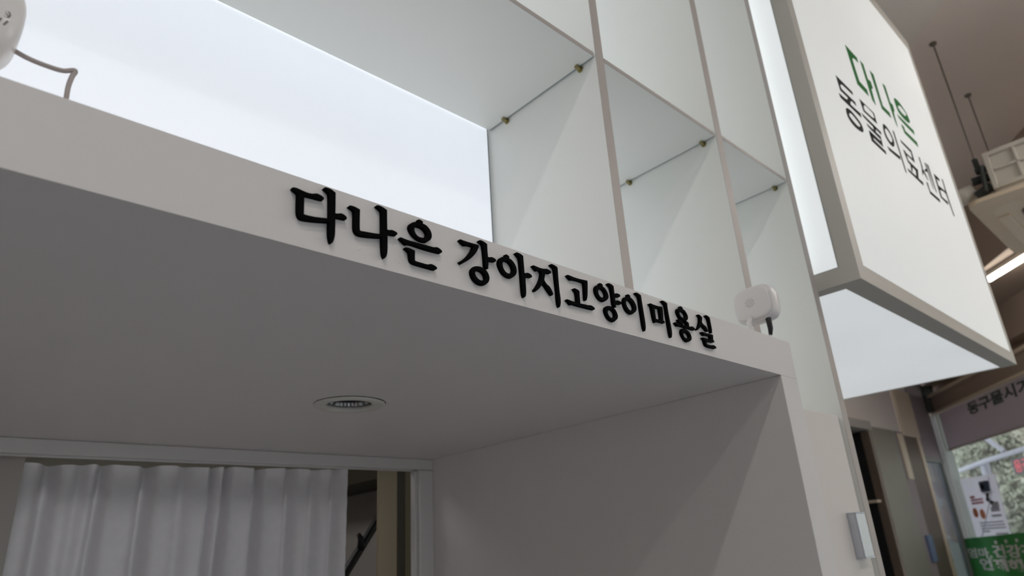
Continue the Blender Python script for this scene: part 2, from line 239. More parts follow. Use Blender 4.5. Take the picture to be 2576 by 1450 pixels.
RAISED = [('다',[[[(198,1829),(200.1,1829.7),(203.3,1829.4),(207,1828.8),(210.7,1828.5),(214.4,1829),(216.2,1829.8),(217.3,1830.5),(220.3,1830.5),(223,1829.7),(224.4,1828.6),(224.3,1827.5),(224.2,1827),(221.9,1826.5),(216.7,1826.3),(207.8,1825.5),(208.3,1808.9),(211.8,1808.8),(219.1,1809.6),(229.8,1811.9),(228.9,1833.9),(228.2,1834.9),(226.8,1836.1),(224.5,1837.4),(224,1837.9),(224.6,1838.5),(226.7,1839),(230.6,1838.6),(234.2,1836.8),(234.6,1825.8),(234.7,1818.1),(237.3,1818.6),(239.2,1819.7),(241.9,1819.6),(244.4,1818.4),(245.1,1817.2),(244.9,1816),(242.1,1815.6),(234.8,1814.8),(235.1,1806.2),(235.2,1799.2),(234.4,1793.9),(233.2,1791.3),(233.1,1791.2),(231.7,1791.4),(230.7,1794.2),(229.9,1798.6),(229.6,1808.8),(223.3,1807.1),(215.9,1805.5),(210.5,1804.5),(206.6,1804.2),(204.5,1805.7),(203.2,1808.5),(202.7,1817.2),(202.5,1824.9),(202.1,1825.7),(200.6,1826.5),(198.2,1827.8),(197.7,1828.8)]]]),('나',[[[(247.1,1829.4),(248.8,1829.8),(252.4,1829.8),(256.8,1828.6),(256.8,1819.7),(257,1810.1),(257.7,1809.2),(263.3,1809.9),(271.1,1810.8),(278.2,1812.2),(277.8,1833.7),(277.3,1834.5),(276.1,1835.5),(272.6,1837.2),(272.4,1837.6),(272.6,1838),(274.6,1838.6),(278.6,1838.2),(282.8,1836.6),(282.9,1827.9),(283.2,1818),(285.4,1818.1),(287.4,1819.1),(290.8,1818.8),(292.8,1818.1),(293.6,1817.3),(293.1,1816.2),(292.7,1815.5),(290.7,1815.1),(283.5,1814.3),(283.7,1804.7),(283.7,1797.8),(283,1793.5),(281.7,1791.2),(281.4,1790.9),(280.2,1792),(279.1,1794.8),(278.6,1801.1),(278.4,1809.3),(273.8,1808),(265.9,1806.3),(259.4,1805.2),(255.6,1805.4),(253.3,1807.2),(252.2,1809.8),(251.9,1816.2),(251.7,1825.7),(251.1,1826.5),(250.2,1827.1),(246.9,1828.4),(246.7,1828.9)]]]),('은',[[[(315,1837.6),(316.8,1838),(319.4,1837.5),(320.3,1836.5),(320,1835.1),(323.9,1834.5),(327.5,1831.8),(329.4,1828.7),(329.9,1825.5),(329.1,1822.4),(327.3,1820.1),(324.1,1817.8),(324,1818.1),(320,1817.3),(315.2,1817.9),(310.4,1820.5),(307.4,1823.5),(305.9,1826.3),(305.8,1828.3),(306.8,1831),(308.8,1832.7),(311.9,1834.2),(315.9,1835)],[(310.8,1826.8),(311.2,1824.9),(312.5,1822.5),(314.9,1820.8),(318.4,1820.5),(321.3,1821.3),(323.7,1823.3),(324.6,1825.3),(324.4,1827.3),(322.4,1829.6),(319.7,1830.9),(316.6,1831.2),(314.2,1830.9),(311.9,1829.2)]],[[(296.2,1814.5),(297.7,1814.6),(304,1814),(314.8,1814.3),(325.8,1814.6),(330.8,1814.7),(332.6,1815),(334.7,1815.9),(337.6,1815.6),(340.4,1814.3),(341.1,1812.9),(340.5,1811.7),(338.4,1811.2),(326.6,1810.8),(317.8,1810.8),(309.1,1811.2),(306.9,1811.1),(304.8,1810.5),(303.3,1809.7),(302.3,1809.8),(297.6,1812.7),(295.9,1814.2)]],[[(301.5,1806.4),(303.2,1806.8),(307,1806.8),(311.5,1805.8),(311.3,1801),(311.4,1796.5),(312.5,1796),(319,1796),(324.2,1796),(326,1796.5),(327.8,1797.5),(330.5,1797.5),(333.6,1796.7),(335.3,1795.2),(334.4,1793.7),(332.2,1793.3),(324.2,1793.3),(315.4,1793.3),(310.3,1793.5),(307.8,1794.8),(306.6,1797.1),(306.3,1801.3),(305.9,1803.2),(303.9,1804.6),(301.6,1805.7),(301.5,1806.2)]]]),('강',[[[(362,1831.4),(363,1831.6),(368.6,1831.3),(376.1,1831.5),(383.2,1831.8),(384.6,1831.5),(384.9,1830.5),(384.3,1828.1),(381.7,1823.5),(378,1818.7),(372.8,1813.5),(367.7,1809.6),(363,1806.4),(363.2,1807.3),(361.6,1808),(361.3,1808.7),(363.9,1810.5),(368.9,1814.5),(373.5,1820),(376.7,1824.7),(378.4,1829),(373.4,1828.7),(369.4,1827.6),(368,1827.1),(363.6,1829.6),(362,1831.3)]],[[(386,1837.4),(388.1,1837.9),(392.2,1837.3),(395.7,1835.9),(395.6,1828.6),(396,1822.4),(398.1,1822.4),(400.3,1823.5),(403.4,1823.3),(405.8,1822.6),(406.3,1821.4),(405.9,1820.1),(403.7,1819.7),(396.3,1818.7),(396.1,1813.5),(395.6,1811.3),(394.8,1809.5),(396.6,1810.5),(394.8,1810.7),(392.1,1811.9),(391.8,1820.5),(391.2,1829.1),(390.7,1833.8),(389.4,1834.9),(385.9,1836.6),(385.7,1837.1)]],[[(377.4,1807.3),(381,1808.8),(384.6,1809.4),(388.6,1809.3),(392.6,1807.7),(395.5,1804.8),(396.6,1801.2),(396.6,1799.6),(395.5,1796.3),(393.3,1793.9),(391.7,1792.7),(391.8,1792.5),(387.7,1791.2),(382.2,1791.7),(377.9,1794.5),(375.3,1798),(374.6,1801.2),(374.9,1803.4),(375.9,1805.3),(378.2,1807.6)],[(378.7,1801.7),(379.3,1799.2),(381.4,1796.8),(384.3,1795.4),(387.3,1795.5),(390.7,1797.3),(391.9,1799.1),(391.6,1801.3),(390.4,1803.6),(387.9,1805.1),(385.4,1805.6),(383.6,1805.5),(380.5,1804.1)]]]),('아',[[[(419.4,1831.3),(421.1,1831.6),(423.4,1830.8),(424.4,1829.9),(423.9,1828.3),(427.9,1827.2),(431.2,1824),(433,1820.6),(433.4,1816.9),(432.7,1813.8),(430.7,1811),(426.3,1807.7),(426.1,1807.8),(423.2,1807.4),(418.6,1808.2),(414.2,1810.8),(411.1,1815.2),(409.9,1819.1),(410.3,1822.5),(412,1825.3),(414.1,1827.1),(415.3,1827.4),(420.1,1829)],[(414.4,1820.6),(414.6,1817.8),(415.8,1814.4),(418.5,1811.8),(421.4,1811.1),(423.4,1811.7),(426.8,1813.3),(428.7,1816.3),(428.6,1818.6),(427.5,1821.5),(425,1823.7),(422.1,1824.9),(419.8,1824.7),(416.4,1823.2)]],[[(434.4,1837.6),(435.9,1837.9),(440.7,1837.4),(443.7,1836),(443.8,1830.1),(444,1817.3),(446,1817.6),(448.3,1818.7),(451.3,1818.4),(454,1817.4),(454.2,1816.1),(454.5,1815.2),(452,1814.7),(444.8,1813.7),(444.7,1806.3),(444.6,1799.1),(444.3,1794.8),(443.3,1791.8),(442.2,1790.7),(441.4,1791.1),(440.2,1794.8),(439.9,1809),(439.5,1825.7),(439.1,1832.4),(437.7,1834.3),(434.3,1836.5),(433.9,1837)]]]),('지',[[[(457,1829.1),(458.6,1829.3),(463.6,1828.8),(468.7,1828.6),(473.9,1829.2),(476.9,1830.3),(481.1,1829.7),(483.5,1828.6),(483.3,1827.1),(483.1,1826.6),(480.8,1826.1),(474.5,1825.6),(473.8,1821.9),(472.6,1818.7),(471.9,1816.5),(473.6,1814),(475.9,1812.1),(479.6,1810.5),(481.9,1807.5),(483.8,1804),(483.4,1802.5),(483,1801.8),(481.1,1802.4),(477,1806.7),(470.2,1813.4),(467.3,1809.1),(463,1804.2),(458.6,1800.6),(458.7,1800.8),(457.2,1801),(456.9,1802.6),(459.8,1805.4),(464.1,1811.3),(467.2,1816.9),(468.6,1821.7),(469.2,1823.8),(467.5,1825.9),(465.2,1825.7),(463.2,1824.7),(462.3,1824.8),(458.2,1828),(457,1828.9)]],[[(484.6,1837.6),(486.6,1837.8),(491.3,1837.3),(494.1,1835.8),(493.9,1825.3),(493.8,1810.2),(494.6,1800.5),(494.3,1795.5),(492.8,1791.3),(492.5,1790.6),(491.6,1791.2),(490.5,1796.1),(490.6,1810.9),(490,1823.3),(489.8,1833.4),(488.4,1835.1),(484.5,1836.4),(484.3,1837.1)]]]),('고',[[[(509.1,1831.2),(510.6,1831.3),(519,1830.6),(528.4,1830.8),(538,1831.6),(540.9,1831.8),(541.5,1830.7),(540.6,1823.6),(539.1,1814.2),(537.6,1809.5),(536.4,1807.9),(536.6,1807.5),(535.5,1808),(535,1808.8),(535.5,1817),(536.2,1826.3),(535.8,1828.5),(527.8,1828.7),(520.2,1828.1),(516.5,1827.3),(514.8,1826.7),(510.1,1829.7),(508.9,1831)]],[[(517.6,1817.4),(519.8,1817.7),(523.4,1817.2),(526,1816),(525.6,1809),(525.6,1801.5),(533.6,1802),(538.7,1802.1),(542.3,1803.1),(546.4,1802.4),(549,1801.1),(548.9,1800),(548.8,1799.2),(546.2,1798.9),(534.8,1798.7),(522.4,1798.3),(515.7,1798.6),(513,1798.1),(511,1797.2),(507.5,1799.8),(504.6,1801.6),(504.5,1801.9),(506.8,1802),(512.1,1801.4),(516.7,1801.5),(521.2,1801.7),(521.7,1813.5),(520.3,1814.8),(517.8,1816.7),(517.6,1817.3)]]]),('양',[[[(562.8,1834.1),(564.5,1834.3),(567,1833.6),(567.9,1832.7),(567.3,1831.1),(571.1,1829.6),(574.5,1826.2),(575.9,1822.2),(575.9,1819.9),(574,1816.7),(569.8,1813.8),(568.6,1813),(564.6,1812.8),(559.6,1814.5),(555.6,1818.3),(554.1,1823),(554.6,1826.4),(556.6,1829.2),(559.6,1831.3),(558.9,1830.4),(563.4,1831.9)],[(558.1,1823.4),(558.3,1820.7),(559.9,1818),(562.3,1816.7),(565.2,1816.5),(568.8,1818.1),(571.6,1820.8),(571.5,1824.1),(570,1826.3),(567.7,1827.7),(565.1,1828),(560.5,1826.5)]],[[(577.8,1837.4),(580.6,1837.9),(585,1837.2),(587.5,1835.8),(587.5,1831.9),(587.6,1826.6),(592.2,1828.3),(597.7,1827.6),(598,1826),(597.4,1824.8),(587.8,1823),(587.6,1818),(592.5,1819.5),(597.9,1818.8),(598.5,1817.3),(598.2,1815.8),(587.8,1814.4),(587.4,1811.5),(586.4,1809.6),(589.2,1810.5),(586.8,1810.2),(584.6,1811.4),(583.6,1813.5),(583.9,1823),(583.2,1833.3),(581.4,1834.8),(578.3,1836.5),(578,1837)]],[[(571.8,1808.1),(574.3,1808.8),(579.8,1809),(584.3,1807.6),(587.5,1804.6),(589,1800.2),(588.8,1798.3),(586.9,1795.2),(582.2,1792),(581.8,1791.4),(577.1,1791.4),(572.1,1793.6),(568.8,1797.5),(567.5,1801.9),(568.1,1804.8),(570,1807),(572.6,1808.6)],[(571,1801.3),(571.3,1799),(572.9,1796.6),(575.3,1795),(578,1794.9),(581.6,1796.2),(584.5,1799),(584.7,1802),(583.2,1804.3),(580.9,1805.6),(578.2,1805.6),(573.5,1804.2)]]]),('이',[[[(612.7,1831.4),(614.1,1831.6),(616.7,1831.1),(617.7,1830.2),(616.9,1828.6),(620.4,1827.6),(624,1824.7),(626.6,1820.7),(627.1,1817.2),(626,1813.8),(623.3,1811.1),(618.3,1808.1),(618.6,1807.9),(615.2,1807.4),(610.1,1808.9),(606.1,1812),(604,1816.9),(603.9,1821.4),(605,1824.3),(607.1,1826.5),(609.7,1827.9),(613,1829)],[(607.3,1820.3),(607.4,1817.6),(609.2,1814.4),(612,1811.9),(614.9,1811.1),(618.4,1812.1),(622.1,1814.8),(622.5,1817.6),(621.2,1821),(618.3,1823.7),(614.5,1825.1),(609.9,1823.5)]],[[(629.2,1837.3),(631.4,1837.7),(635.8,1837.1),(639.2,1835.8),(639.4,1828.9),(640,1815.3),(640.7,1801.9),(640.4,1796.5),(639.8,1793.7),(638.4,1790.8),(638.9,1790.6),(638.1,1791.3),(636.5,1795.2),(636.2,1806.8),(635.4,1820.3),(635.7,1831.8),(634.5,1834.3),(629.7,1836.5),(629.5,1837.1)]]]),('미',[[[(655,1829.1),(657.2,1829.3),(662.9,1828.8),(670.2,1828.6),(676.2,1829.2),(680.8,1829.6),(681.7,1828.4),(681.1,1821.2),(679.5,1811.3),(681.6,1810.8),(682.1,1809.7),(681.2,1808.5),(681.4,1808.2),(678,1808.3),(669.1,1808),(666,1806.8),(662.8,1805.6),(661.2,1806.6),(660.6,1808.7),(659.6,1815.9),(659.2,1823.7),(658.3,1826.3),(655.2,1828.5),(655,1829.1)],[(663.8,1825.7),(664.1,1817.8),(664.2,1810.4),(675.1,1811.1),(675.5,1826.3)]],[[(682.9,1838.4),(685.2,1838.8),(690,1838),(693.3,1836.8),(692.8,1830.7),(693.4,1818.9),(694.6,1805),(694.5,1798),(693.8,1795.1),(692.1,1791.8),(692.4,1791.5),(691.4,1792.1),(690.4,1795.7),(689.9,1807.7),(689.4,1821.8),(689.6,1833.7),(688.1,1835.3),(683.7,1837.5),(683.4,1838.4)]]]),('용',[[[(722.6,1839),(724.4,1839.1),(726.8,1838.5),(728.1,1837.6),(727.4,1836.3),(731.6,1835.3),(735.2,1832.3),(737.3,1828.5),(737,1825.8),(735.5,1823.3),(732.7,1821.2),(728.7,1819.3),(729.1,1820),(724.5,1820.4),(719.6,1821.6),(716.3,1825.1),(714.4,1829.5),(714.8,1832.2),(717,1834.7),(720.9,1836.5),(723.4,1836.9)],[(718.3,1828.9),(718.7,1826.9),(720.3,1824.9),(723,1823.8),(725.5,1823.7),(729.8,1825),(733,1827.3),(733,1830),(730.9,1832),(728.5,1832.8),(725.9,1832.7),(720.7,1831.4)]],[[(712.9,1819.4),(717.8,1820.1),(722.5,1818.5),(722.6,1812.6),(717.3,1811.6),(716.8,1814.6),(714.7,1816.4),(713.6,1818.8),(713.4,1819.5)]],[[(727,1821),(732.1,1820.6),(736.7,1818.9),(736.5,1813.7),(732.1,1813.3),(732.5,1817),(729,1818.7),(731,1822.2)]],[[(704.4,1814.1),(706.5,1814.2),(714,1813.6),(722.5,1813.6),(736.4,1813.8),(740.1,1814.5),(743.5,1815.5),(747.3,1814.8),(749.5,1813.3),(749.3,1811.8),(749.2,1811.3),(746.5,1811.1),(732.5,1811.2),(719.5,1811.1),(714.4,1810.9),(711.1,1809.7),(707.1,1812),(704.4,1814.1)]],[[(721.2,1808.7),(724.7,1808.8),(729.7,1808.2),(734.4,1806.4),(737.7,1802.3),(737.9,1798.2),(736.2,1795.4),(730.6,1792.4),(730,1792.2),(725.7,1792.2),(721.2,1794.5),(717.3,1799),(716.3,1802.9),(717.9,1806.2),(721,1808.6)],[(719.5,1800.7),(719.9,1798.7),(721.5,1796.7),(724.2,1795.8),(726.4,1795.9),(730.6,1797),(733.9,1799.2),(733.9,1801.8),(731.8,1803.8),(728.1,1804.5),(722.3,1803.2)]]]),('실',[[[(763.1,1835.8),(765.9,1836.1),(769.7,1834.8),(772.2,1833.1),(770.3,1827.8),(769.5,1826.1),(772.4,1823.4),(778.5,1821.8),(780.4,1818.9),(781.7,1815.3),(781.8,1815.2),(779.5,1815.4),(774.9,1818.6),(767,1822.1),(763.5,1818),(757.7,1813.8),(755.1,1812.3),(755.8,1812.6),(755.1,1813.2),(759.4,1817.4),(763.9,1823.6),(766.6,1830),(766.6,1833.3),(763.1,1835.3)]],[[(782.3,1838.6),(784.9,1838.8),(788.9,1838),(791.8,1836.6),(791.9,1831.9),(792.2,1822.1),(792.1,1817.8),(790.5,1815),(792.6,1815.1),(789.4,1815.5),(788.9,1818.4),(788.9,1821.7),(788.5,1829.8),(787.7,1835.2),(785.7,1836.4),(782,1838.5)]],[[(764.9,1811.8),(767.2,1812),(775.5,1811.8),(785,1812.2),(791.2,1812.4),(792.3,1811.5),(790.8,1805.1),(793.1,1803.3),(792.5,1802.1),(792.9,1802),(789.5,1801.7),(773.4,1800.1),(773,1796.5),(774.9,1795.8),(782.9,1796),(788,1797.4),(792.7,1797.2),(795.6,1795.1),(795,1793.8),(794.6,1793.4),(790.7,1793.2),(776.6,1792.7),(770.5,1794.1),(768.9,1797.8),(768.5,1801.4),(764.4,1803.9),(764.5,1803.9),(767.7,1804.1),(777.9,1804.1),(785.3,1804.6),(785.4,1809.7),(785.3,1809.6),(776.8,1809.3),(770.3,1807.6),(764.7,1811.4)]]])]
PRINTED = [('g','다',[[[(1848.2,2898),(1933.3,2895.8),(1930.9,2877.4),(1900.5,2878),(1882.2,2869.6),(1876.5,2858),(1883.2,2783.1),(1937.8,2780.1),(1935.9,2757.4),(1855.1,2759.6)]],[[(1959.4,2900.5),(1983.8,2898.8),(1983.8,2842.7),(2008.6,2845.9),(2010.2,2823.2),(1990.1,2810.1),(1985.2,2747.3),(1963.1,2755.7)]]]),('g','나',[[[(2038.4,2904.1),(2067.8,2903.3),(2063.9,2780.8),(2120.3,2782),(2123,2763),(2043.2,2761.8)]]]),('g','나',[[[(2144.3,2906.8),(2169.9,2910.9),(2173.5,2902.2),(2171.8,2845.8),(2194,2845.9),(2193.1,2823.9),(2175.1,2811.4),(2168.3,2748.6),(2155.8,2760.6),(2148.2,2893.1)]]]),('g','은',[[[(2237.4,2892.8),(2255.8,2901.7),(2293,2905.1),(2334.9,2894),(2355.3,2881.7),(2362.8,2858),(2348.8,2845.5),(2330.5,2838.2),(2281.3,2833.8),(2241.2,2840.1),(2231.6,2865.4)],[(2273.6,2884.3),(2298,2889.5),(2328.6,2885.7),(2343,2877.9),(2334.9,2866.1),(2317.8,2857.4),(2284.6,2854.7),(2261,2861.5),(2255.6,2869.6)]],[[(2213.7,2818.8),(2372.8,2823.8),(2369,2805.3),(2225.7,2805.3)]],[[(2223.8,2783.9),(2251.3,2785.8),(2252,2770.7),(2365.7,2773.9),(2365.2,2754.5),(2233.5,2754.2)]]]),('k','동',[[[(1672.2,2695.9),(1779.2,2694.3),(1778.1,2684.4),(1704.8,2684),(1691.8,2678.3),(1684.1,2668.8),(1690.2,2659.5),(1778.6,2659.2),(1777.1,2647.4),(1753.6,2650.9),(1741.5,2648.2),(1732.6,2638.8),(1729.7,2628.2),(1797.3,2630.6),(1795.7,2617.3),(1659.5,2619.1),(1655.5,2629.7),(1708.1,2632.3),(1720.5,2642.3),(1720.6,2649.6),(1674.7,2649.8)]],[[(1678.7,2593.2),(1697.2,2600.8),(1723,2602.6),(1752.3,2595.7),(1773.9,2589),(1780.8,2575.7),(1776.3,2563.6),(1764.2,2556),(1737.8,2551),(1704.2,2550.1),(1677.5,2560),(1672.5,2575.4)],[(1698.8,2589.5),(1713.2,2593.1),(1735.8,2589.3),(1757.1,2582.6),(1765.3,2575),(1753.2,2565.7),(1736.3,2562.3),(1709.8,2566.5),(1691.2,2573.1),(1690.1,2581.5)]]]),('k','물',[[[(1830,2694.8),(1937.1,2695.7),(1935.8,2658.7),(1835.5,2656.6)],[(1870.7,2694.6),(1925.9,2691.7),(1928.5,2675.2),(1915.3,2666),(1846.9,2664),(1847.4,2679.3),(1857.7,2688.5)]],[[(1810.4,2637.7),(1949.5,2635.8),(1947.4,2625.6),(1818,2628.5)]],[[(1884.2,2632.6),(1902.2,2635.2),(1899.6,2616.9),(1883.9,2614.4)]],[[(1829.8,2611.7),(1932.4,2612.7),(1926.8,2576.2),(1834.8,2577.5),(1831.3,2589.4),(1868.5,2590.8),(1919.6,2590.2),(1928,2599),(1915,2601.1),(1836.1,2604.1)]],[[(1831.6,2588.5),(1846.3,2591.8),(1853.4,2567.8),(1938.4,2565),(1936,2554.5),(1829.8,2555.8)]]]),('k','의',[[[(1998.5,2684.9),(2015.5,2691.5),(2040.9,2688.6),(2061.1,2674.7),(2067.9,2657),(2058.8,2638.3),(2045.1,2625.3),(2025.9,2619.2),(1999.1,2622.7),(1983.7,2636.2),(1984.7,2658.5)],[(2009.6,2676.7),(2024.8,2680.6),(2046.5,2672.2),(2055.1,2657.2),(2048.1,2643.1),(2034,2633.6),(2018.6,2632.6),(2001.2,2643.6),(1997.5,2662.2)]],[[(1974.5,2596.2),(2081.7,2604.1),(2074.2,2591.1),(1982.3,2586.9)]],[[(2089.2,2702),(2102.3,2701.9),(2101.9,2563.3),(2097.2,2552.5),(2090.6,2557.3),(2090,2690.9)]]]),('k','료',[[[(2149.8,2693.3),(2249.2,2693.2),(2246.4,2650.8),(2243.1,2646.6),(2156.3,2647),(2165,2652.4),(2229.7,2654),(2234.1,2681.2),(2152.7,2684.8)]],[[(2146.8,2655.5),(2168.1,2656.5),(2169.1,2624.5),(2250.3,2622.2),(2242.9,2606.9),(2159.6,2615.1),(2156.9,2620.7)]],[[(2179.7,2617.3),(2195.8,2616.8),(2178.2,2588.4),(2168.1,2587.4)]],[[(2227.2,2614.4),(2252.7,2622.2),(2227.8,2582.3),(2211.4,2585.7)]],[[(2128.7,2580.8),(2269.1,2582),(2263.7,2569.6),(2131.5,2572.7)]]]),('k','센',[[[(2319.4,2697.3),(2332.5,2698.7),(2331.8,2656.6),(2299.3,2620.1),(2300.1,2629.6),(2319.7,2657.6)]],[[(2327.4,2653),(2340.5,2646.7),(2354.7,2619.9),(2347.5,2620.1),(2320.8,2637.4)]],[[(2379.9,2699.9),(2394.7,2699.8),(2389.2,2599.4),(2383,2603.8)]],[[(2354.3,2663.2),(2390.4,2676.9),(2381.1,2662.8),(2347.4,2654.9)]],[[(2405.8,2704.1),(2424.6,2705.5),(2418.8,2595.6),(2410,2600.1)]],[[(2316.5,2600.5),(2332.8,2602.7),(2330.5,2571.4),(2426.8,2572.9),(2422.4,2561.2),(2320.5,2559.7)]]]),('k','터',[[[(2465.9,2687.8),(2525,2688.8),(2519.8,2677),(2481.7,2675.9),(2478.4,2645.4),(2537.4,2648.6),(2533.5,2641.3),(2478.6,2630.9),(2474.1,2599.4),(2540.5,2601.7),(2534,2588.8),(2455.4,2592.1)]],[[(2566.8,2705.1),(2579.2,2703.6),(2572.5,2651),(2574.2,2555.4),(2562.1,2557.4),(2554.7,2638.8),(2522.9,2641.6),(2525.5,2647.4),(2557.6,2649.8)]]])]

# ------------------------------------------------------------------ mesh helpers
class MB:
    """collects shapes in world coordinates and links them as one mesh object"""
    def __init__(s): s.bm = bmesh.new()
    def hexa(s, p):
        v = [s.bm.verts.new(q) for q in p]
        for f in ((0, 3, 2, 1), (4, 5, 6, 7), (0, 1, 5, 4), (1, 2, 6, 5), (2, 3, 7, 6), (3, 0, 4, 7)):
            s.bm.faces.new([v[i] for i in f])
        return s
    def box(s, x0, x1, y0, y1, z0, z1):
        return s.hexa([(x0, y0, z0), (x1, y0, z0), (x1, y1, z0), (x0, y1, z0), (x0, y0, z1), (x1, y0, z1), (x1, y1, z1), (x0, y1, z1)])
    def wbox(s, s0, s1, z0, z1, o0, o1):
        return s.hexa([W(s0, z0, o0), W(s1, z0, o0), W(s1, z0, o1), W(s0, z0, o1), W(s0, z1, o0), W(s1, z1, o0), W(s1, z1, o1), W(s0, z1, o1)])
    def tube(s, pts, r, n=12, cap=True):
        pts = [Vector(p) for p in pts]
        rs = r if isinstance(r, (list, tuple)) else [r] * len(pts)
        rings = []; up = None
        for i, p in enumerate(pts):
            t = (pts[min(i + 1, len(pts) - 1)] - pts[max(i - 1, 0)]).normalized()
            if up is None: up = Vector((0, 0, 1)) if abs(t.z) < 0.9 else Vector((1, 0, 0))
            a = t.cross(up).normalized(); b = t.cross(a).normalized(); up = -b if False else up
            rings.append([s.bm.verts.new(p + (a * math.cos(k * 2 * math.pi / n) + b * math.sin(k * 2 * math.pi / n)) * rs[i]) for k in range(n)])
        for i in range(len(rings) - 1):
            for k in range(n):
                s.bm.faces.new((rings[i][k], rings[i][(k + 1) % n], rings[i + 1][(k + 1) % n], rings[i + 1][k]))
        if cap:
            s.bm.faces.new(rings[0][::-1]); s.bm.faces.new(rings[-1])
        return s
    def lathe(s, c, prof, n=64, axis='z', close=False):
        c = Vector(c); rings = []
        for (r, h) in prof:
            ring = []
            for k in range(n):
                a = k * 2 * math.pi / n
                d = {'z': (r * math.cos(a), r * math.sin(a), h), 'x': (h, r * math.cos(a), r * math.sin(a)), 'y': (r * math.cos(a), h, r * math.sin(a))}[axis]
                ring.append(s.bm.verts.new(c + Vector(d)))
            rings.append(ring)
        m = len(rings)
        for i in range(m if close else m - 1):
            for k in range(n):
                s.bm.faces.new((rings[i][k], rings[i][(k + 1) % n], rings[(i + 1) % m][(k + 1) % n], rings[(i + 1) % m][k]))
        return s
    def loft(s, rings, cap=True):
        rr = [[s.bm.verts.new(p) for p in r] for r in rings]
        n = len(rr[0])
        for i in range(len(rr) - 1):
            for k in range(n):
                s.bm.faces.new((rr[i][k], rr[i][(k + 1) % n], rr[i + 1][(k + 1) % n], rr[i + 1][k]))
        if cap: s.bm.faces.new(rr[0][::-1]); s.bm.faces.new(rr[-1])
        return s
    def build(s, name, m, parent=None, bevel=0.0, smooth=False, seg=2):
        bmesh.ops.recalc_face_normals(s.bm, faces=s.bm.faces)
        if bevel:
            bmesh.ops.bevel(s.bm, geom=s.bm.edges[:], offset=bevel, segments=seg, affect='EDGES', profile=0.5, clamp_overlap=True)
        me = bpy.data.meshes.new(name); s.bm.to_mesh(me); s.bm.free()
        me.materials.append(m)
        for p in me.polygons: p.use_smooth = smooth
        o = bpy.data.objects.new(name, me); COL.objects.link(o)
        if parent: setparent(o, parent)
        return o

def setparent(o, p):
    o.parent = p
    o.matrix_parent_inverse = world_of(p).inverted()

def world_of(p):
    m = p.matrix_basis.copy()
    if p.parent: m = world_of(p.parent) @ p.matrix_parent_inverse @ m
    return m

def tag(o, label, cat, group=None):
    o['label'] = label; o['category'] = cat
    if group: o['group'] = group
    return o
def thing(name, label, cat, loc, group=None):
    o = bpy.data.objects.new(name, None); COL.objects.link(o)
    o.location = loc; o.empty_display_size = 0.05
    return tag(o, label, cat, group)
def struct(o): o['kind'] = 'structure'; return o

def soften(poly, limit=52):
    out = []; n = len(poly)
    for i in range(n):
        a, b, c = Vector(poly[i - 1]), Vector(poly[i]), Vector(poly[(i + 1) % n])
        u, v = b - a, c - b
        if u.length < 1e-9 or v.length < 1e-9: continue
        ang = math.degrees(u.angle(v))
        if 4 < ang < limit:
            k = 0.25
            out += [tuple(b - u * k), tuple(b + v * k)]
        else: out.append(tuple(b))
    return out

def outline_mesh(groups, depth, bevel, smooth=True, grow=0.0):
    """solid mesh from outlines with holes, in the XZ plane around Y = 0"""
    bm = bmesh.new()
    for g in groups:
        cu = bpy.data.curves.new('outline', 'CURVE'); cu.dimensions = '2D'; cu.fill_mode = 'BOTH'
        cu.extrude = max(depth / 2 - bevel, 1e-5); cu.bevel_depth = bevel; cu.bevel_resolution = 1; cu.offset = grow - bevel
        for poly in g:
            pts = soften(poly) if smooth else poly
            sp = cu.splines.new('POLY'); sp.points.add(len(pts) - 1); sp.use_cyclic_u = True
            for q, (x, z) in zip(sp.points, pts): q.co = (x, z, 0, 1)
        ob = bpy.data.objects.new('outline', cu); COL.objects.link(ob)
        dg = bpy.context.evaluated_depsgraph_get()
        me = bpy.data.meshes.new_from_object(ob.evaluated_get(dg))
        bm.from_mesh(me)
        bpy.data.objects.remove(ob); bpy.data.curves.remove(cu); bpy.data.meshes.remove(me)
    bmesh.ops.transform(bm, matrix=Matrix.Rotation(math.pi / 2, 4, 'X'), verts=bm.verts)
    return bm

def text_mesh(body, size, depth, sx=1.0, bold=0.0, mirror=False):
    cu = bpy.data.curves.new('text', 'FONT'); cu.body = body; cu.size = size; cu.extrude = depth / 2; cu.offset = bold
    cu.align_x = 'LEFT'; cu.resolution_u = 4
    ob = bpy.data.objects.new('text', cu); COL.objects.link(ob)
    dg = bpy.context.evaluated_depsgraph_get()
    me = bpy.data.meshes.new_from_object(ob.evaluated_get(dg))
    bm = bmesh.new(); bm.from_mesh(me)
    bpy.data.objects.remove(ob); bpy.data.curves.remove(cu); bpy.data.meshes.remove(me)
    xs = [v.co.x for v in bm.verts]; ys = [v.co.y for v in bm.verts]
    x0, x1, y0, y1 = min(xs), max(xs), min(ys), max(ys)
    for v in bm.verts:
        v.co.x = (v.co.x - x0) / (x1 - x0); v.co.y = (v.co.y - y0) / (y1 - y0)
        if mirror: v.co.x = 1 - v.co.x
    return bm

def wall_text(name, body, s0, s1, z0, z1, off, m, parent, bold=0.0, mirror=False, depth=0.002):
    """lettering on the window wall; the wall reads left to right for growing s"""
    bm = text_mesh(body, 1.0, 0.02, bold=bold, mirror=mirror)
    for v in bm.verts:
        v.co = W(s0 + (s1 - s0) * v.co.x, z0 + (z1 - z0) * v.co.y, off - depth * (1 if v.co.z > 0 else 0))
    b = MB(); b.bm.free(); b.bm = bm
    return b.build(name, m, parent)

# ------------------------------------------------------------------ room shell
struct(MB().box(-3.2, 9.4, -6, 4.2, -0.1, 0).build('floor', M['floor']))
struct(MB().box(-3.2, 9.4, -6, 4.2, 3.85, 3.95).build('ceiling', M['room']))
struct(MB().box(-3.2, -3.0, -6, 4.2, 0, 3.85).build('wall_left', M['white']))
